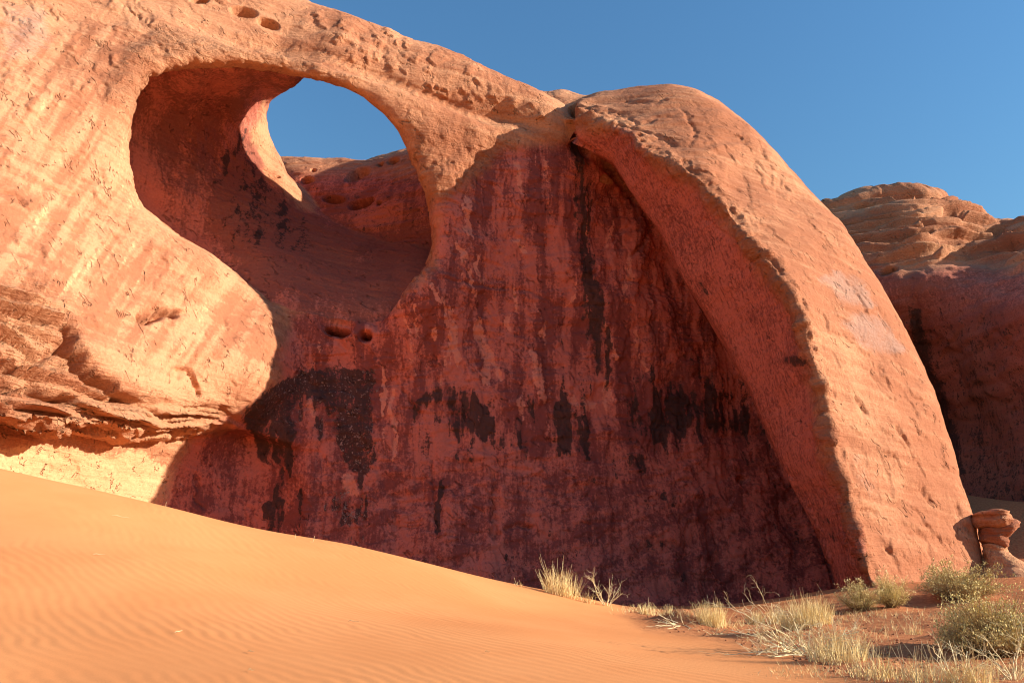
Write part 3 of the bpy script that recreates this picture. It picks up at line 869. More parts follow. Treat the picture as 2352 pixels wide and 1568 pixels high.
    pale = np.maximum(pale, .85 * soft([(-400,1000),(330,1030),(420,1100),(330,1250),(-400,1250)], wu, wv, 20) * is_f)  # sunlit strip under the ledges painted paler, as if by bounced sun
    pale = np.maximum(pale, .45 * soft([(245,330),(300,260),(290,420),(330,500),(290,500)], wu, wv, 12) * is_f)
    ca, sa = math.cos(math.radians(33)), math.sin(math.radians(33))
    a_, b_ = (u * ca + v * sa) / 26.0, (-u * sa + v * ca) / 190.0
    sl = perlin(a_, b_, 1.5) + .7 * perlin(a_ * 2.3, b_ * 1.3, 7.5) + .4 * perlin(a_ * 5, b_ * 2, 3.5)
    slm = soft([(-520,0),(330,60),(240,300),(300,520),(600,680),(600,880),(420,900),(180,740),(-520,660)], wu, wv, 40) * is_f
    pale = pale * .9 + paleadd + slm * .42 * sl + is_f * shade_pat * .34 * sv
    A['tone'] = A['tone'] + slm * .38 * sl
    A['pale'] = np.where(is_f & (shade_pat > .5) & (pale > 0), pale * (.55 + .75 * np.clip(.5 + .9 * perlin(x * 2.6 + 5, y * 1.5, z * .8) + .5 * perlin(x * 7, y * 3, z * 2), 0, 1)), pale)
    A['lichen'] = soft([(560,860),(870,850),(870,1260),(700,1260),(720,1000),(560,930)], u, v, 20) * is_f
    A['grey'] = np.where(is_b, np.maximum(stroke([(1960,740),(2060,800)], 60, wu, wv), stroke([(1900,640),(2000,700)], 40, wu, wv)) + .5 * stroke([(1960,1050),(2010,1150)], 45, wu, wv), 0) \
        + np.where(is_f, .8 * soft([(0,0),(120,0),(120,120),(0,160)], wu, wv, 30), 0)
    A['rugged'] = rug
    return V, Q, N, lay, u, v, A

V, Q, N, lay, u, v, A = build_main_rock()
arch = empty('rock_arch', (0, 34, 0))
put(arch, 'huge orange sandstone arch with a round window, shaded red alcove and leaning buttress', 'rock arch')
hill = empty('slickrock_hill', (-8, 45, 0))
put(hill, 'pitted slickrock slope seen through the round window of the arch', 'rock hill')

def emit_part(name, fmask, parent):
    q = Q[fmask]
    ids, inv = np.unique(q, return_inverse=True)
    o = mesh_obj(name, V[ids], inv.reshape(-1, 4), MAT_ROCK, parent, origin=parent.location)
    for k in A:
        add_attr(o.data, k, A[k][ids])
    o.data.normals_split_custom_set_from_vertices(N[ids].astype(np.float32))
    return o

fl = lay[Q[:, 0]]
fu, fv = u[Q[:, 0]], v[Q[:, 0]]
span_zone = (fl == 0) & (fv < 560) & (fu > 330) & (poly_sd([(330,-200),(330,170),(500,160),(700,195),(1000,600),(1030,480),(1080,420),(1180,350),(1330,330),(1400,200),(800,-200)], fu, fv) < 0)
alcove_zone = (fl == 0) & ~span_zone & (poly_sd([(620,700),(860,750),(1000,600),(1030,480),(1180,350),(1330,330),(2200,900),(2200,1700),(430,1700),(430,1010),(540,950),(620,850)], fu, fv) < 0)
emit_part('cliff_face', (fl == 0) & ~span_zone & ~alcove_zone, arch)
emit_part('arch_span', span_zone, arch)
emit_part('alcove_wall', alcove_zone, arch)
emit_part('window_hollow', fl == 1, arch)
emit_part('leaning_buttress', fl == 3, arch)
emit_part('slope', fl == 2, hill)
dome = mesh_parent = empty('rock_dome', (2, 41, 0))
put(dome, 'low rounded rock dome peeping over the saddle beside the buttress top', 'rock dome')
emit_part('cap', fl == 4, dome)

# --- background cliff at the right -------------------------------------------------
back_pts = [(1700,600,58),(2000,640,56),(2150,615,54.5),(2352,600,51),(2352,900,50.5),(2352,1130,51),(2120,800,57),(2120,1100,58),(2000,1100,62),(2600,800,44),(2600,1130,44),(3000,700,38.5),(3000,1100,38.5),
            (2000,582,57.5),(2200,566,57),(2352,556,54),(2600,560,49),(2000,530,61.5),(2100,500,60.3),(2200,505,60.5),(2280,545,60),(2100,446,66),(1960,466,68),(2200,470,66),(2300,522,63),(2500,530,56),(1750,540,66),
            (2170,950,58.5),(2230,900,54.5),(2240,1100,55),(1800,1100,64),(3400,900,35),(3400,500,36)]  # unseen right-hand end, added and swung forward to shade the back sand
D_back = field(back_pts)
out_back = poly_sd([(1700,540),(1880,480),(1929,466),(1979,455),(2046,443),(2091,439),(2136,446),(2190,464),(2209,461),(2235,469),(2240,480),(2253,490),(2271,511),(2289,515),(2310,512),(2352,518),
                    (2600,520),(2900,470),(3400,440),(3400,1640),(1700,1640)], GU, GV)
L_back = Layer('back', D_back, out_back, 12.0, 1.0, 2.0)

def build_back():
    h = 0.6
    lo, hi = (14.0, 33.0, -2.0), (50.0, 84.0, 42.0)
    F = solid_grid([L_back], lo, hi, h)
    F[0] = F[-1] = 1; F[:, 0] = F[:, -1] = 1; F[:, :, 0] = F[:, :, -1] = 1
    V, Q = surface_nets(F, lo, h)
    V, Q = refine_twice(V, Q, [L_back])
    N = normals(V, Q)
    x, y, z = V.T.astype(np.float64)
    u, v = proj(x, y, z)
    near = N[:, 1] < .4
    disp = .7 * fbm(x * .12, y * .12, z * .16, 3) + .2 * fbm(x * .5, y * .5, z * .6, 4)
    zz = z + .5 * perlin(x * .2, y * .2, z * .3) - .04 * x
    up = sstep(640, 560, v)
    led = perlin(x * .08, y * .08, zz * 1.05) + .6 * perlin(x * .2, y * .2 + 8, zz * 2.4)
    disp += up * .95 * np.sign(led) * np.abs(led) ** .6
    disp += (1 - up) * (.10 * perlin(x * 1.1, y * .8, z * .12) + .08 * perlin(x * .15, y * .15, zz * 2.0))
    q = 3.5 * fbm(x * .25, y * .25, z * .25, 3); fr = q - np.floor(q)
    disp += .12 * (np.floor(q) + sstep(0, .2, fr))
    def pit(cu, cv, ru, rv, dep, ang=0.0):
        ca, sa = math.cos(math.radians(ang)), math.sin(math.radians(ang))
        a = ((u - cu) * ca + (v - cv) * sa) / ru; b = (-(u - cu) * sa + (v - cv) * ca) / rv
        return dep * sstep(1.05, .6, np.sqrt(a * a + b * b)) * near
    cut = pit(2185, 497, 26, 14, 2.2, 8) + pit(2080, 455, 36, 10, 1.3, -8) + pit(2041, 617, 24, 10, 1.2, -18) + pit(2320, 548, 46, 9, 1.4, -4) + pit(2215, 472, 20, 7, .9, 10) + pit(2120, 460, 22, 5, .8)
    for p in [(2075,518,30,4,.6,-4),(2130,517,20,3,.5,5),(2160,586,18,9,-.7,-10),(2000,480,40,4,.7,-6)]:
        cut += pit(*p)
    disp -= cut
    V = (V + N * disp[:, None]).astype(np.float32)
    wu = u + 14 * perlin(x * .5, y * .5, z * .5); wv = v + 10 * perlin(x * .5, y * .5, z * .5 + 9)
    A = {}
    A['patina'] = .8 * sstep(590, 640, wv)  # shade painted in: redder face below the ledges
    A['shade_varnish'] = np.maximum(.75 * stroke([(2100,720),(2130,850),(2180,980),(2210,1090)], 44, wu, wv), np.maximum(.5 * stroke([(2240,780),(2250,1000),(2270,1100)], 22, wu, wv), .42 * sstep(600, 760, wv)))  # shade of the cleft and the sheltered face painted dark
    A['shade_varnish'] = np.maximum(A['shade_varnish'], .45 * sstep(1060, 1120, wv))  # darkened further towards the foot
    zero = np.zeros(len(V))
    for k in ('pale', 'lichen', 'grey'): A[k] = zero
    A['tone'] = .5 + .5 * fbm(x * .2, y * .2, z * .2, 3) + .3 * perlin(x * .1, y * .1, zz * 3)
    A['redtone'] = .4 + .5 * fbm(x * .2 + 9, y * .2, z * .1, 3)
    A['pale'] = .35 * sstep(620, 590, wv) * sstep(540, 575, wv)
    A['rugged'] = up * .5
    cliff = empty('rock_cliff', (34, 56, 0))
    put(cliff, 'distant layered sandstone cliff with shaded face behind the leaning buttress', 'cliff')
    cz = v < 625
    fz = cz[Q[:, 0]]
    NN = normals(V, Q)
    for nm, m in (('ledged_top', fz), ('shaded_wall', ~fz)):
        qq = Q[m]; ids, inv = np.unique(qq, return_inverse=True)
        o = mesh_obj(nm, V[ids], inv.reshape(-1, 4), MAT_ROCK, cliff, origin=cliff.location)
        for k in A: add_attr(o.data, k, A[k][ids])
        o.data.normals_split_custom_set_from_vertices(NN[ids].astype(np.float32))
build_back()

# ----------------------------------------------------------------------------
# ground: one sheet, dune at the left, broken soil at the right
# ----------------------------------------------------------------------------
ground_pix = [  # ground points as image pixels, each with a chosen depth
 (0,1080,19),(200,1122,19.6),(400,1167,20.3),(600,1213,21),(800,1250,21.8),(1000,1298,22.8),(1200,1345,24),(1320,1368,25),(1430,1392,26),
 (-300,1020,18.5),(-200,1568,7.5),(0,1568,8),(400,1568,8.3),(800,1568,8.6),(1176,1568,9),(1600,1568,9.5),(2000,1568,9.8),(2352,1568,10),(2600,1568,10),
 (-300,1450,10),(0,1450,10.5),(400,1450,11),(800,1450,11.8),(1200,1450,13.5),(1500,1484,14),(1800,1492,14),(2100,1484,14.5),(2352,1490,14),
 (0,1300,13.5),(300,1300,14.5),(600,1330,16),(900,1350,17.5),(1200,1402,18.5),(0,1180,16.3),(300,1205,17.5),(-300,1180,15.5),
 (1500,1412,22),(1600,1432,20),(1700,1440,20),(1700,1402,27),(1900,1400,25),(2000,1400,24),(2100,1382,26),(2300,1382,25),(2352,1420,20),(2000,1345,28.5),(2150,1335,30),(2290,1322,33),
 (1500,1392,34),(1750,1390,34),(2352,1310,36),(2500,1330,34),(2352,1142,46),(2230,1135,49),(2290,1139,48),(2700,1180,44),(2352,1220,41)]
gp = [pix(*b) for b in ground_pix]
gxy = [(p.x, p.y) for p in gp]; gz = [p.z for p in gp]
extra = [(-16, 25, 1.8), (-12, 27.5, 1.0), (-7, 29, .6), (-2, 31, .2), (3, 33, 0), (-24, 22, 3), (-24, 12, 3.2), (-16, 6, 1.6), (0, 2, .1), (-6, 3, .5), (10, 3, .1), (18, 12, .5), (20, 24, 1.3), (-10, 36, .5), (12, 38, .2), (10, 50, .5), (-8, 55, .5)]
gxy += [(a, b) for a, b, c in extra]; gz += [c for a, b, c in extra]
_gt = TPS(gxy, gz, 3e-4)

def ground_base(x, y):
    x = np.asarray(x, float); y = np.asarray(y, float)
    zt = np.clip(_gt(x, y), -0.6, 7.0)
    r = np.maximum(np.maximum(np.abs(x) - 26, 0), np.maximum(np.maximum(y - 52, -y), 0))
    w = sstep(18, 0, r)
    zf = 0.5 + 1.2 * perlin(x * .03, y * .03, 0.5)
    return zt * w + zf * (1 - w)

def soil_shade_mask(x, y):
    u, v = proj(x, y, ground_base(x, y))
    n = 40 * perlin(x * .8, y * .8, 3.3)
    return np.minimum(1.0, soft([(1420,1385),(1480,1440),(1640,1470),(1780,1500),(1900,1550),(2050,1590),(2600,1600),(2900,1330),(2300,1290),(1990,1330),(1800,1380),(1500,1385)], u + n, v + n * .25, 24) * (v > 1200) + sstep(33, 37, y) * sstep(8, 14, x) * (1 - sstep(80, 120, y)))  # second term: back sand coloured darker red as painted shade

MOUNDS = []      # small hummocks (x, y, radius, height) under plants
def ground_z(x, y, fine=True):
    x = np.asarray(x, float); y = np.asarray(y, float)
    z = ground_base(x, y)
    for mx, my, r, hh in MOUNDS:
        z = z + hh * np.exp(-((x - mx) ** 2 + (y - my) ** 2) / (r * r))
    s = soil_shade_mask(x, y)
    z = z + s * (.09 * fbm(x * .7, y * .7, 1.7, 3) + .035 * fbm(x * 2.6, y * 2.6, 5.2, 3))
    z = z + .05 * perlin(x * .25, y * .25, 8.8)
    if fine:
        q = (x + .95 * y) / 1.38
        ph = q / .185 + 1.5 * perlin(x * .5, y * .5, 2.2) + .35 * perlin(x * 2.2, y * 2.2, 6.1)
        rp = np.sin(2 * np.pi * ph); rp = rp + .25 * np.sin(4 * np.pi * ph + .6)
        amp = .0052 * (0.8 + .6 * perlin(x * .35 + 5, y * .35, 1.1)) * (1 - s)
        z = z + np.clip(amp, 0.001, 1) * rp
    return z

_cx = np.arange(-15, 26, .1); _cy = np.arange(4, 56, .1)
_cz = None
def quick_z(x, y):
    global _cz
    if _cz is None:
        X_, Y_ = np.meshgrid(_cx, _cy, indexing='ij')
        _cz = ground_z(X_, Y_, False)
    a = np.clip((np.asarray(x, float) + 15) / .1, 0, len(_cx) - 1.01); b = np.clip((np.asarray(y, float) - 4) / .1, 0, len(_cy) - 1.01)
    i = np.asarray(a).astype(int); j = np.asarray(b).astype(int); fa = a - i; fb = b - j
    return (_cz[i, j] * (1 - fa) + _cz[i + 1, j] * fa) * (1 - fb) + (_cz[i, j + 1] * (1 - fa) + _cz[i + 1, j + 1] * fa) * fb

def hit(u, v, y0=6.0, y1=54.0):
    """where the view ray of an image pixel meets the sand"""
    ys = np.linspace(y0, y1, 500)
    w = (784.0 - v) / FPX
    t = ys / (CP - w * SP)
    xs = (u - 1176.0) / FPX * t; zs = EYE + (SP + w * CP) * t
    g = quick_z(xs, ys)
    i = np.nonzero(zs <= g)[0]
    k = i[0] if len(i) else int(np.argmin(np.abs(zs - g)))
    return Vector((xs[k], ys[k], float(g[k])))

mounds_ = []
for (mu, mv, r, hh) in [(1570, 1428, .5, .30), (1880, 1470, 1.0, .30), (2260, 1490, 1.2, .25), (2210, 1372, 1.3, .2), (2000, 1400, 1.0, .15), (2120, 1500, .9, .12)]:
    p = hit(mu, mv)
    mounds_.append((p.x, p.y, r, hh))

MOUNDS += mounds_
_cz = None

def axis(segs):
    out = []
    for a, b, s in segs:
        n = max(1, int(round((b - a) / s)))
        out += list(np.linspace(a, b, n, endpoint=False))
    return np.array(out + [segs[-1][1]])

gx = axis([(-700, -200, 60), (-200, -60, 12), (-60, -26, 2.5), (-26, -13, .3), (-13, -9, .1), (-9, 6.5, .048), (6.5, 14, .08), (14, 26, .25), (26, 60, 1.5), (60, 200, 10), (200, 700, 60)])
gy = axis([(-300, -40, 40), (-40, 0, 3), (0, 6.5, .4), (6.5, 15, .05), (15, 21, .08), (21, 32, .12), (32, 60, .6), (60, 120, 5), (120, 300, 20), (300, 900, 80)])
XX, YY = np.meshgrid(gx, gy, indexing='ij')
ZZ = ground_z(XX, YY)
nx, ny = XX.shape
ii = np.arange(nx * ny).reshape(nx, ny)
GQ = np.stack([ii[:-1, :-1], ii[1:, :-1], ii[1:, 1:], ii[:-1, 1:]], -1).reshape(-1, 4)
ground = mesh_obj('ground', np.stack([XX, YY, ZZ], -1).reshape(-1, 3), GQ, MAT_SAND)
put(ground, 'rippled orange sand dune running down to broken red soil', None, None, 'structure')
add_attr(ground.data, 'soil', soil_shade_mask(XX, YY).ravel())

# ----------------------------------------------------------------------------
# balanced rock, loose flake, clods
# ----------------------------------------------------------------------------
def tone_attrs(me, tone=.5, pale=0.0, rug=.6, var=-.5, patina=0.0, seed=0):
    n = len(me.vertices)
    co = np.empty(n * 3, np.float32); me.vertices.foreach_get('co', co); co = co.reshape(-1, 3)
    t = tone + .35 * perlin(co[:, 0] * 1.1 + seed, co[:, 1] * 1.1, co[:, 2] * 4.0)
    for k, v_ in (('tone', t), ('redtone', t), ('pale', np.full(n, pale)), ('shade_varnish', np.full(n, var)), ('patina', np.full(n, patina)),
                  ('lichen', np.zeros(n)), ('grey', np.full(n, -.5)), ('rugged', np.full(n, rug))):
        add_attr(me, k, v_)

def loft(name, rings, parent, n=40, sub=6, amp=.06, lam=.05, seed=0.0, **tone):
    """stack of ellipses (x, y, z, rx, ry), splined, roughened and capped"""
    R = np.array(rings, float)
    m = (len(R) - 1) * sub + 1
    t = np.linspace(0, len(R) - 1, m)
    P = np.stack([np.interp(t, np.arange(len(R)), R[:, k]) for k in range(5)], 1)
    for _ in range(2):
        P[1:-1] = .25 * P[:-2] + .5 * P[1:-1] + .25 * P[2:]
    th = np.linspace(0, 2 * np.pi, n, endpoint=False)
    X = P[:, 0:1] + P[:, 3:4] * np.cos(th); Y_ = P[:, 1:2] + P[:, 4:5] * np.sin(th); Z = np.repeat(P[:, 2:3], n, 1)
    d = amp * fbm(X * 1.6 + seed, Y_ * 1.6, Z * 2.2, 4) + lam * perlin(X * .5 + seed, Y_ * .5, Z * 7.0 + seed)
    X = X + d * np.cos(th); Y_ = Y_ + d * np.sin(th); Z = Z + .4 * amp * perlin(X * 2, Y_ * 2, Z * 2 + seed)
    V = np.stack([X, Y_, Z], -1).reshape(-1, 3)
    F = []
    for i in range(m - 1):
        for j in range(n):
            a, b = i * n + j, i * n + (j + 1) % n
            F.append((a, b, b + n, a + n))
    F.append(tuple(range(n - 1, -1, -1))); F.append(tuple((m - 1) * n + j for j in range(n)))
    o = mesh_obj(name, V, F, MAT_ROCK, parent, origin=parent.location)
    tone_attrs(o.data, seed=seed, **tone)
    return o

hp = pix(2288, 1318, 32.6)
hp.z = float(quick_z(hp.x, hp.y))
hood = empty('balanced_rock', hp)
put(hood, 'small mushroom-shaped balanced rock beside the foot of the leaning buttress', 'balanced rock')
def hr(u0, u1, v_, ry, dy=0.0):
    a = pix(u0, v_, 32.6); b = pix(u1, v_, 32.6)
    return ((a.x + b.x) / 2, 32.6 + dy, a.z, (b.x - a.x) / 2, ry)
loft('base', [hr(2235,2400,1335,1.5), hr(2245,2378,1316,1.3), hr(2258,2350,1300,1.0), hr(2262,2325,1278,.7), hr(2264,2312,1262,.5), hr(2262,2306,1250,.42)], hood, amp=.22, lam=.05, seed=3, tone=.75, pale=.5)
loft('neck', [hr(2262,2308,1254,.44), hr(2254,2304,1236,.5), hr(2252,2316,1222,.62), hr(2254,2332,1212,.7), hr(2266,2340,1204,.66), hr(2280,2332,1195,.5), hr(2290,2318,1189,.3)], hood, amp=.24, lam=.06, seed=11, tone=.3, patina=.25)
loft('cap', [hr(2262,2296,1214,.55), hr(2248,2308,1208,.85), hr(2242,2314,1199,.98), hr(2243,2313,1191,.97), hr(2246,2310,1186,.9), hr(2243,2310,1181,.95), hr(2252,2302,1174,.75), hr(2266,2290,1171,.35)], hood, amp=.18, lam=.14, seed=23, tone=.45)

def clods():
    rg = np.random.default_rng(21)
    V = []; F = []
    base = np.array([(1,0,0),(-1,0,0),(0,1,0),(0,-1,0),(0,0,1),(0,0,-1)], float)
    tri = [(0,2,4),(2,1,4),(1,3,4),(3,0,4),(2,0,5),(1,2,5),(3,1,5),(0,3,5)]
    k = 0; tries = 0
    while k < 1500 and tries < 9000:
        tries += 1
        uu = rg.uniform(1450, 2420); vv = rg.uniform(1385, 1580)
        Yg = EYE / max((vv - 1300) / FPX, .03)
        if Yg > 34: continue
        p = pix(uu, vv, min(Yg, 33))
        x, y = p.x, p.y
        pts.append((x, y)); k += 1
    xs = np.array([p[0] for p in pts]); ys = np.array([p[1] for p in pts])
    sm = soil_shade_mask(xs, ys); zs = quick_z(xs, ys)
    for x, y, z, m_ in zip(xs, ys, zs, sm):
        if m_ < .5: continue
        r = min(.008 / max(rg.random(), .06), .035)
        q = base * r * rg.uniform(.6, 1.2, (6, 1)) * np.array([1, 1, .7])
        a = rg.uniform(0, 6.28); c_, s_ = math.cos(a), math.sin(a)
        q = np.stack([q[:, 0] * c_ - q[:, 1] * s_, q[:, 0] * s_ + q[:, 1] * c_, q[:, 2]], 1) + (x, y, z + r * .25)
        n = len(V); V.extend(q); F.extend([(n + i, n + j, n + l) for i, j, l in tri])
    o = mesh_obj('soil_clods', np.array(V), np.array(F), MAT_CLOD, None, smooth=False)
    put(o, 'small crumbs of red soil scattered over the broken ground', None, None, 'stuff')
pts = []
MAT_CLOD = plant_material('red_clod', (0.42, 0.17, 0.075), (0.30, 0.11, 0.05))
clods()

# ----------------------------------------------------------------------------
# plants
# ----------------------------------------------------------------------------
class MB:
    def __init__(self):
        self.V = []; self.F = []
    def tube(self, pts, r0, r1, sides=4):
        pts = [Vector(p) for p in pts]
        n0 = len(self.V); m = len(pts)
        for i, p in enumerate(pts):
            d = (pts[min(i + 1, m - 1)] - pts[max(i - 1, 0)])
            if d.length < 1e-9: d = Vector((0, 0, 1))
            d.normalize()
            a = d.orthogonal().normalized(); b = d.cross(a)
            r = r0 + (r1 - r0) * i / (m - 1)
            for k in range(sides):
                t = 2 * math.pi * k / sides
                self.V.append(p + (a * math.cos(t) + b * math.sin(t)) * r)
        for i in range(m - 1):
            for k in range(sides):
                a = n0 + i * sides + k; b = n0 + i * sides + (k + 1) % sides
                self.F.append((a, b, b + sides, a + sides))
    def blade(self, p, d, L, w, bend, seg=3):
        p = Vector(p); d = Vector(d).normalized()
        s = d.cross(Vector((random.uniform(-1, 1), random.uniform(-1, 1), random.uniform(-.3, 1))))
        if s.length < 1e-6: s = d.orthogonal()
        s.normalize()
        n0 = len(self.V); q = p.copy(); dd = d.copy()
        for i in range(seg + 1):
            ww = w * (1 - .8 * i / seg)
            self.V += [q - s * ww, q + s * ww]
            q = q + dd * (L / seg)
            dd = (dd + Vector(bend) / seg).normalized()
        for i in range(seg):
            a = n0 + 2 * i
            self.F.append((a, a + 1, a + 3, a + 2))
    def leaf(self, p, d, L, w):
        p = Vector(p); d = Vector(d).normalized()
        s = d.cross(Vector((random.uniform(-1, 1), random.uniform(-1, 1), random.uniform(-1, 1))))
        if s.length < 1e-6: s = d.orthogonal()
        s = s.normalized() * w
        n0 = len(self.V)
        self.V += [p, p + d * L * .5 + s, p + d * L, p + d * L * .5 - s]
        self.F.append((n0, n0 + 1, n0 + 2, n0 + 3))
    def build(self, name, mat, parent, smooth=True):
        V = np.array([tuple(p) for p in self.V], np.float32)
        return mesh_obj(name, V, np.array(self.F, np.int32), mat, parent, smooth, origin=parent.location)

def rnd_dir(spread, up=1.0):
    a = random.uniform(0, 2 * math.pi); r = spread * math.sqrt(random.random())
    return Vector((math.cos(a) * r, math.sin(a) * r, up)).normalized()

def wiggle(p, d, L, n, j, droop=0.0):
    out = [Vector(p)]; d = Vector(d)
    for i in range(n):
        d = (d + Vector((random.gauss(0, j), random.gauss(0, j), random.gauss(0, j) - droop))).normalized()
        out.append(out[-1] + d * (L / n))
    return out

def gpt(x, y, dz=0.0):
    return Vector((x, y, float(quick_z(x, y)) + dz))

def rooted(u, v):
    p = hit(u, v)
    return p

def grass(u, v, w_px, h_px, n, label, group=None, stalks=6, name='grass_tuft', lean=(0, 0, 0), mat=None, dense=1.0):
    p = rooted(u, v); s = p.y / FPX
    root = empty(name, p)
    put(root, label, 'grass tuft', group)
    W, H = w_px * s, h_px * s
    m = MB()
    for i in range(n):
        a = random.uniform(0, 2 * math.pi); r = W * .5 * math.sqrt(random.random()) * .75
        x, y = p.x + math.cos(a) * r, p.y + math.sin(a) * r * .8
        d = rnd_dir(.42) + Vector((math.cos(a), math.sin(a), 0)) * .22 * r / (W * .5) + Vector(lean)
        L = H * random.uniform(.4, .95) * (1 - .35 * r / (W * .5))
        m.blade(gpt(x, y, -.02), d, L, max(.0045, .5 * s), (random.gauss(0, .35), random.gauss(0, .35), -.15))
    m.build('blades', mat or MAT_STRAW, root)
    if stalks:
        q = MB()
        for i in range(stalks):
            a = random.uniform(0, 2 * math.pi); r = W * .35 * random.random()
            pts_ = wiggle(gpt(p.x + math.cos(a) * r, p.y + math.sin(a) * r, -.02), rnd_dir(.3) + Vector(lean), H * random.uniform(.85, 1.15), 5, .10)
            q.tube(pts_, max(.004, .5 * s), max(.002, .25 * s), 3)
        q.build('stalks', MAT_TWIG, root)
    return root

def bush(u, v, w_px, h_px, label, name, leafmat, nst=150, nleaf=26, leafL=.05, group=None, cat='bush', tips=None):
    p = rooted(u, v); s = p.y / FPX
    root = empty(name, p)
    put(root, label, cat, group)
    W, H = w_px * s * .5, h_px * s
    st = MB(); lf = MB(); tp = MB()
    for i in range(nst):
        a = random.uniform(0, 2 * math.pi); el = math.acos(random.uniform(.05, 1.0))
        end = Vector((math.cos(a) * math.sin(el) * W, math.sin(a) * math.sin(el) * W * .85, math.cos(el) ** .75 * H * .92 + .08 * H)) * random.uniform(.55, 1.05) * (1 + .16 * math.sin(3 * a + W * 40) + .10 * math.sin(5 * a + el * 4))
        b = gpt(p.x + end.x * .28, p.y + end.y * .28, -.02)
        tgt = Vector((p.x, p.y, p.z)) + end
        ctrl = b.lerp(tgt, .5) + Vector((0, 0, .10 * H)) + Vector((random.gauss(0, .05), random.gauss(0, .05), 0)) * W
        line = []
        for k in range(6):
            t = k / 5
            line.append(b * (1 - t) ** 2 + ctrl * 2 * t * (1 - t) + tgt * t * t)
        st.tube(line, max(.006, .35 * s), .002, 3)
        for k in range(nleaf):
            t = 1 - .72 * random.random() ** 1.3
            q = b * (1 - t) ** 2 + ctrl * 2 * t * (1 - t) + tgt * t * t
            dirv = (tgt - ctrl).normalized() * .8 + Vector((random.gauss(0, .5), random.gauss(0, .5), random.gauss(.25, .4)))
            j = .03 + .05 * random.random()
            lf.leaf(q + Vector((random.gauss(0, j), random.gauss(0, j), random.gauss(0, j * .7))), dirv, leafL * random.uniform(.6, 1.6), leafL * .085)
        if tips is not None:
            for k in range(7):
                j = .03
                tp.leaf(tgt + Vector((random.gauss(0, j), random.gauss(0, j), random.gauss(.01, j))), rnd_dir(.9), leafL * .8, leafL * .22)
    st.build('stems', MAT_STEM, root); lf.build('foliage', leafmat, root)
    if tips is not None: tp.build('flower_heads', tips, root)
    return root

def tangle(u, v, w_px, h_px, label, name='dead_shrub', n=14, lean=(-.25, 0, 0), depth=3, cat='shrub', group=None, curl=.22, r0=None):
    p = rooted(u, v); s = p.y / FPX
    root = empty(name, p)
    put(root, label, cat, group)
    W, H = w_px * s * .5, h_px * s
    br = MB(); tw = MB(); single = n <= 10
    def grow(b, d, L, r, lev):
        line = wiggle(b, d, L, 6, curl, .02 * (depth - lev))
        for q in line[1:]:
            g_ = float(quick_z(q.x, q.y)) + r
            if q.z < g_: q.z = g_
        (br if lev == depth else tw).tube(line, r, r * .45, 5 if lev == depth else 3)
        if lev > 0:
            for k in range(random.randint(2, 4)):
                i = random.randint(1, 6)
                dd = (line[i] - line[i - 1]).normalized() + Vector((random.gauss(0, .55), random.gauss(0, .55), random.gauss(.15, .45)))
                grow(line[i], dd.normalized(), L * random.uniform(.35, .65), r * .55, lev - 1)
    for i in range(n):
        a = 2 * math.pi * i / n + random.uniform(-.3, .3)
        d = Vector((math.cos(a) * W, math.sin(a) * W * .7, H * random.uniform(.35, 1.1))) + Vector(lean) * W * 2
        L = d.length * random.uniform(.75, 1.05)
        if single: br = tw = MB()
        grow(gpt(p.x + math.cos(a) * W * .12, p.y + math.sin(a) * W * .12, -.03), d.normalized(), L, r0 or max(.008, .9 * s), depth)
        if single: br.build('branch', MAT_TWIG, root)
    if not single:
        br.build('branches', MAT_TWIG, root)
        tw.build('twigs', MAT_TWIG, root)
    return root

random.seed(19)
grass(1288, 1367, 100, 80, 320, 'tall pale dry grass clump on the dune crest against the dark alcove', stalks=12)
tangle(1392, 1391, 72, 66, 'sparse bare twig shrub right of the tall grass on the dune crest', n=9, lean=(.1, 0, .2), depth=2, curl=.12)
grass(1350, 1384, 40, 34, 50, 'short dry grass between the tall clump and the bare twigs on the crest', stalks=2)
grass(1492, 1412, 70, 34, 140, 'low straw tuft left of the little sand mound', stalks=3)
grass(1532, 1408, 40, 28, 50, 'straw tuft just behind the little sand mound with dead sticks', stalks=2)
grass(1636, 1437, 78, 74, 380, 'bright pointed straw tuft standing alone right of the sand mound', stalks=4)
grass(1736, 1432, 52, 40, 220, 'small rounded straw tuft, left one of the pair before the alcove floor', stalks=0)
grass(1782, 1432, 50, 42, 220, 'small rounded straw tuft, right one of the pair before the alcove floor', stalks=0)
grass(1192, 1346, 24, 18, 16, 'faint thin grass tuft on the dune edge left of the tall clump', stalks=2)
grass(1850, 1436, 150, 82, 800, 'dense yellow straw bush behind the tangled dead shrub', stalks=10, name='straw_bush')
tangle(1862, 1500, 230, 52, 'tangled bleached dead shrub sprawling over the sand at lower right', n=30, lean=(-.16, -.12, .05), depth=3, curl=.26, r0=.013)
grass(1925, 1520, 170, 100, 240, 'dry stalks growing up through the tangled dead shrub', stalks=22)
bush(1975, 1400, 92, 62, 'yellow rabbitbrush at the buttress foot, left one of the pair', 'rabbitbrush', MAT_YELLOW, 150, 40, .05, 'pair of rabbitbrush at the buttress foot', tips=MAT_STRAW)
bush(2048, 1394, 84, 68, 'yellow rabbitbrush at the buttress foot, right one of the pair', 'rabbitbrush', MAT_YELLOW, 150, 40, .05, 'pair of rabbitbrush at the buttress foot', tips=MAT_STRAW)
bush(2206, 1374, 196, 72, 'wide grey-green sagebrush in front of the lit buttress foot', 'sagebrush', MAT_SAGE, 380, 42, .065, tips=MAT_YELLOW)
bush(2285, 1502, 250, 116, 'large olive sagebrush at the right edge of the frame', 'sagebrush', MAT_SAGE, 480, 46, .045, tips=MAT_YELLOW)
grass(2098, 1457, 44, 40, 50, 'small green-gold grass tuft between the sagebrushes on bare soil', stalks=4)
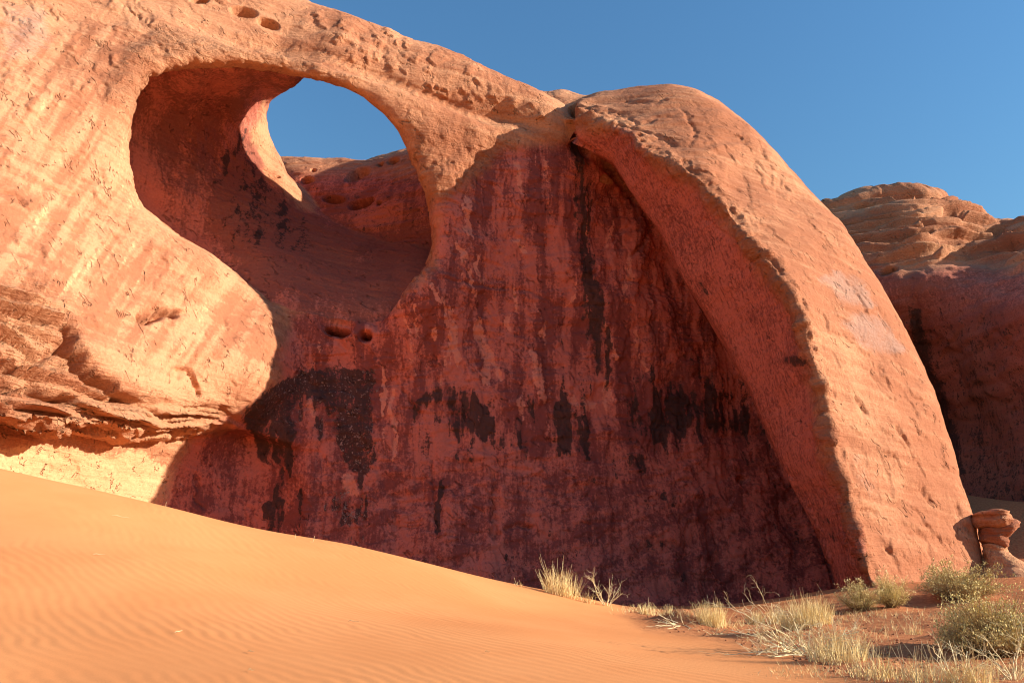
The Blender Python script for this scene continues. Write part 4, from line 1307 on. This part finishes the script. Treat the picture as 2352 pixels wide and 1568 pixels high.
grass(2010, 1560, 130, 80, 120, 'straggling pale grass at the bottom edge beside the dead shrub', stalks=14)
grass(2120, 1575, 140, 84, 110, 'bleached stalks at the bottom edge below the bare soil patch', stalks=16)
tangle(2200, 1572, 120, 86, 'forked bleached twigs at the bottom edge left of the corner', n=9, lean=(.1, 0, .1), depth=2, curl=.12)
grass(2240, 1575, 130, 88, 120, 'bleached grass at the bottom edge under the large sagebrush', stalks=14)
tangle(2330, 1560, 110, 90, 'forked bleached twigs in the lower right corner', n=10, lean=(-.05, 0, .15), depth=2, curl=.12)
tangle(1565, 1432, 110, 42, 'dead sticks poking out of the little sand mound', n=8, lean=(-.2, -.3, -.1), depth=1, curl=.10)
tangle(1640, 1458, 60, 22, 'broken twigs half buried in sand left of the tangled shrub', n=6, lean=(.2, -.2, -.1), depth=1, curl=.14)
for (a, b, hpx, lb) in [(716, 1246, 18, 'tallest thin sprout on the smooth dune crest below the dark stain'), (380, 1163, 12, 'tiny sprout on the dune crest just right of the sunlit strip'), (676, 1236, 11, 'short thin sprout on the dune crest left of the tallest one')]:
    grass(a, b, 8, hpx, 3, lb, 'sprouts along the dune crest', 1, 'grass_sprout')

def litter(u, v, L_px, ang, lb):
    p = hit(u, v); s = p.y / FPX; L = L_px * s
    o = MB(); a = math.radians(ang)
    d = Vector((math.cos(a), math.sin(a) * 2.0, 0)).normalized()
    line = []
    for k in range(5):
        q = p + d * L * (k / 4 - .5) + Vector((0, 0, 0))
        q.x += random.gauss(0, .02 * L); q.y += random.gauss(0, .05 * L)
        line.append(gpt(q.x, q.y, .014 + .02 * math.sin(k * 1.3) ** 2))
    o.tube(line, .0045, .0025, 4)
    V = np.array([tuple(q) for q in o.V], np.float32)
    ob = mesh_obj('straw_stalk', V, np.array(o.F, np.int32), MAT_TWIG, None, True, origin=p)
    put(ob, lb, 'straw', 'straw stalks lying on the dune')
for a, b, L_, an, lb in [
        (278, 1191, 34, 8, 'longest straw stalk lying high on the dune, under the sunlit strip'),
        (228, 1276, 24, 10, 'pale straw stalk on the left dune face below the longest one'),
        (812, 1430, 26, -8, 'thin straw stalk on the dune left of the soil patch'),
        (410, 1455, 20, 50, 'slanting straw stalk low on the left dune face'),
        (576, 1503, 22, -25, 'upper of two straw stalks near the bottom of the dune'),
        (577, 1545, 20, -20, 'lower of two straw stalks near the bottom of the dune'),
        (1120, 1500, 14, -30, 'small straw stalk on the dune below the tall grass clump')]:
    litter(a, b, L_, an, lb)

def straw_cover():
    """low dry blades that nobody would count, in loose patches over the soil"""
    m = MB(); rg = np.random.default_rng(5)
    cl = []
    for (a, b, ru, rv, n) in [(1700,1440,90,10,90),(1790,1470,60,14,70),(1960,1480,80,24,120),(2060,1550,120,20,160),(2200,1545,110,24,160),(2320,1545,70,24,110),(2040,1440,60,16,50),(2150,1420,60,12,50),
                              (1460,1402,40,6,40),(1590,1415,50,8,50),(1860,1545,90,16,90),(2000,1415,60,8,40),(2310,1395,40,8,40),(1930,1420,60,12,60)]:
        for _ in range(n):
            cl.append((a + rg.normal() * ru * .6, b + rg.normal() * rv * .6))
    for (a, b) in cl:
        b = min(b, 1590)
        p = hit(a, b); sc = p.y / FPX
        for k in range(3):
            L = sc * rg.uniform(6, 20)
            m.blade(gpt(p.x + rg.normal() * .05, p.y + rg.normal() * .05, -.01), rnd_dir(.9), L, max(.003, .38 * sc), (random.gauss(0, .4), random.gauss(0, .4), -.2))
    V = np.array([tuple(q) for q in m.V], np.float32)
    o = mesh_obj('dry_grass', V, np.array(m.F, np.int32), MAT_STRAW)
    put(o, 'low dry straw scattered over the broken soil between the bushes', None, None, 'stuff')
straw_cover()
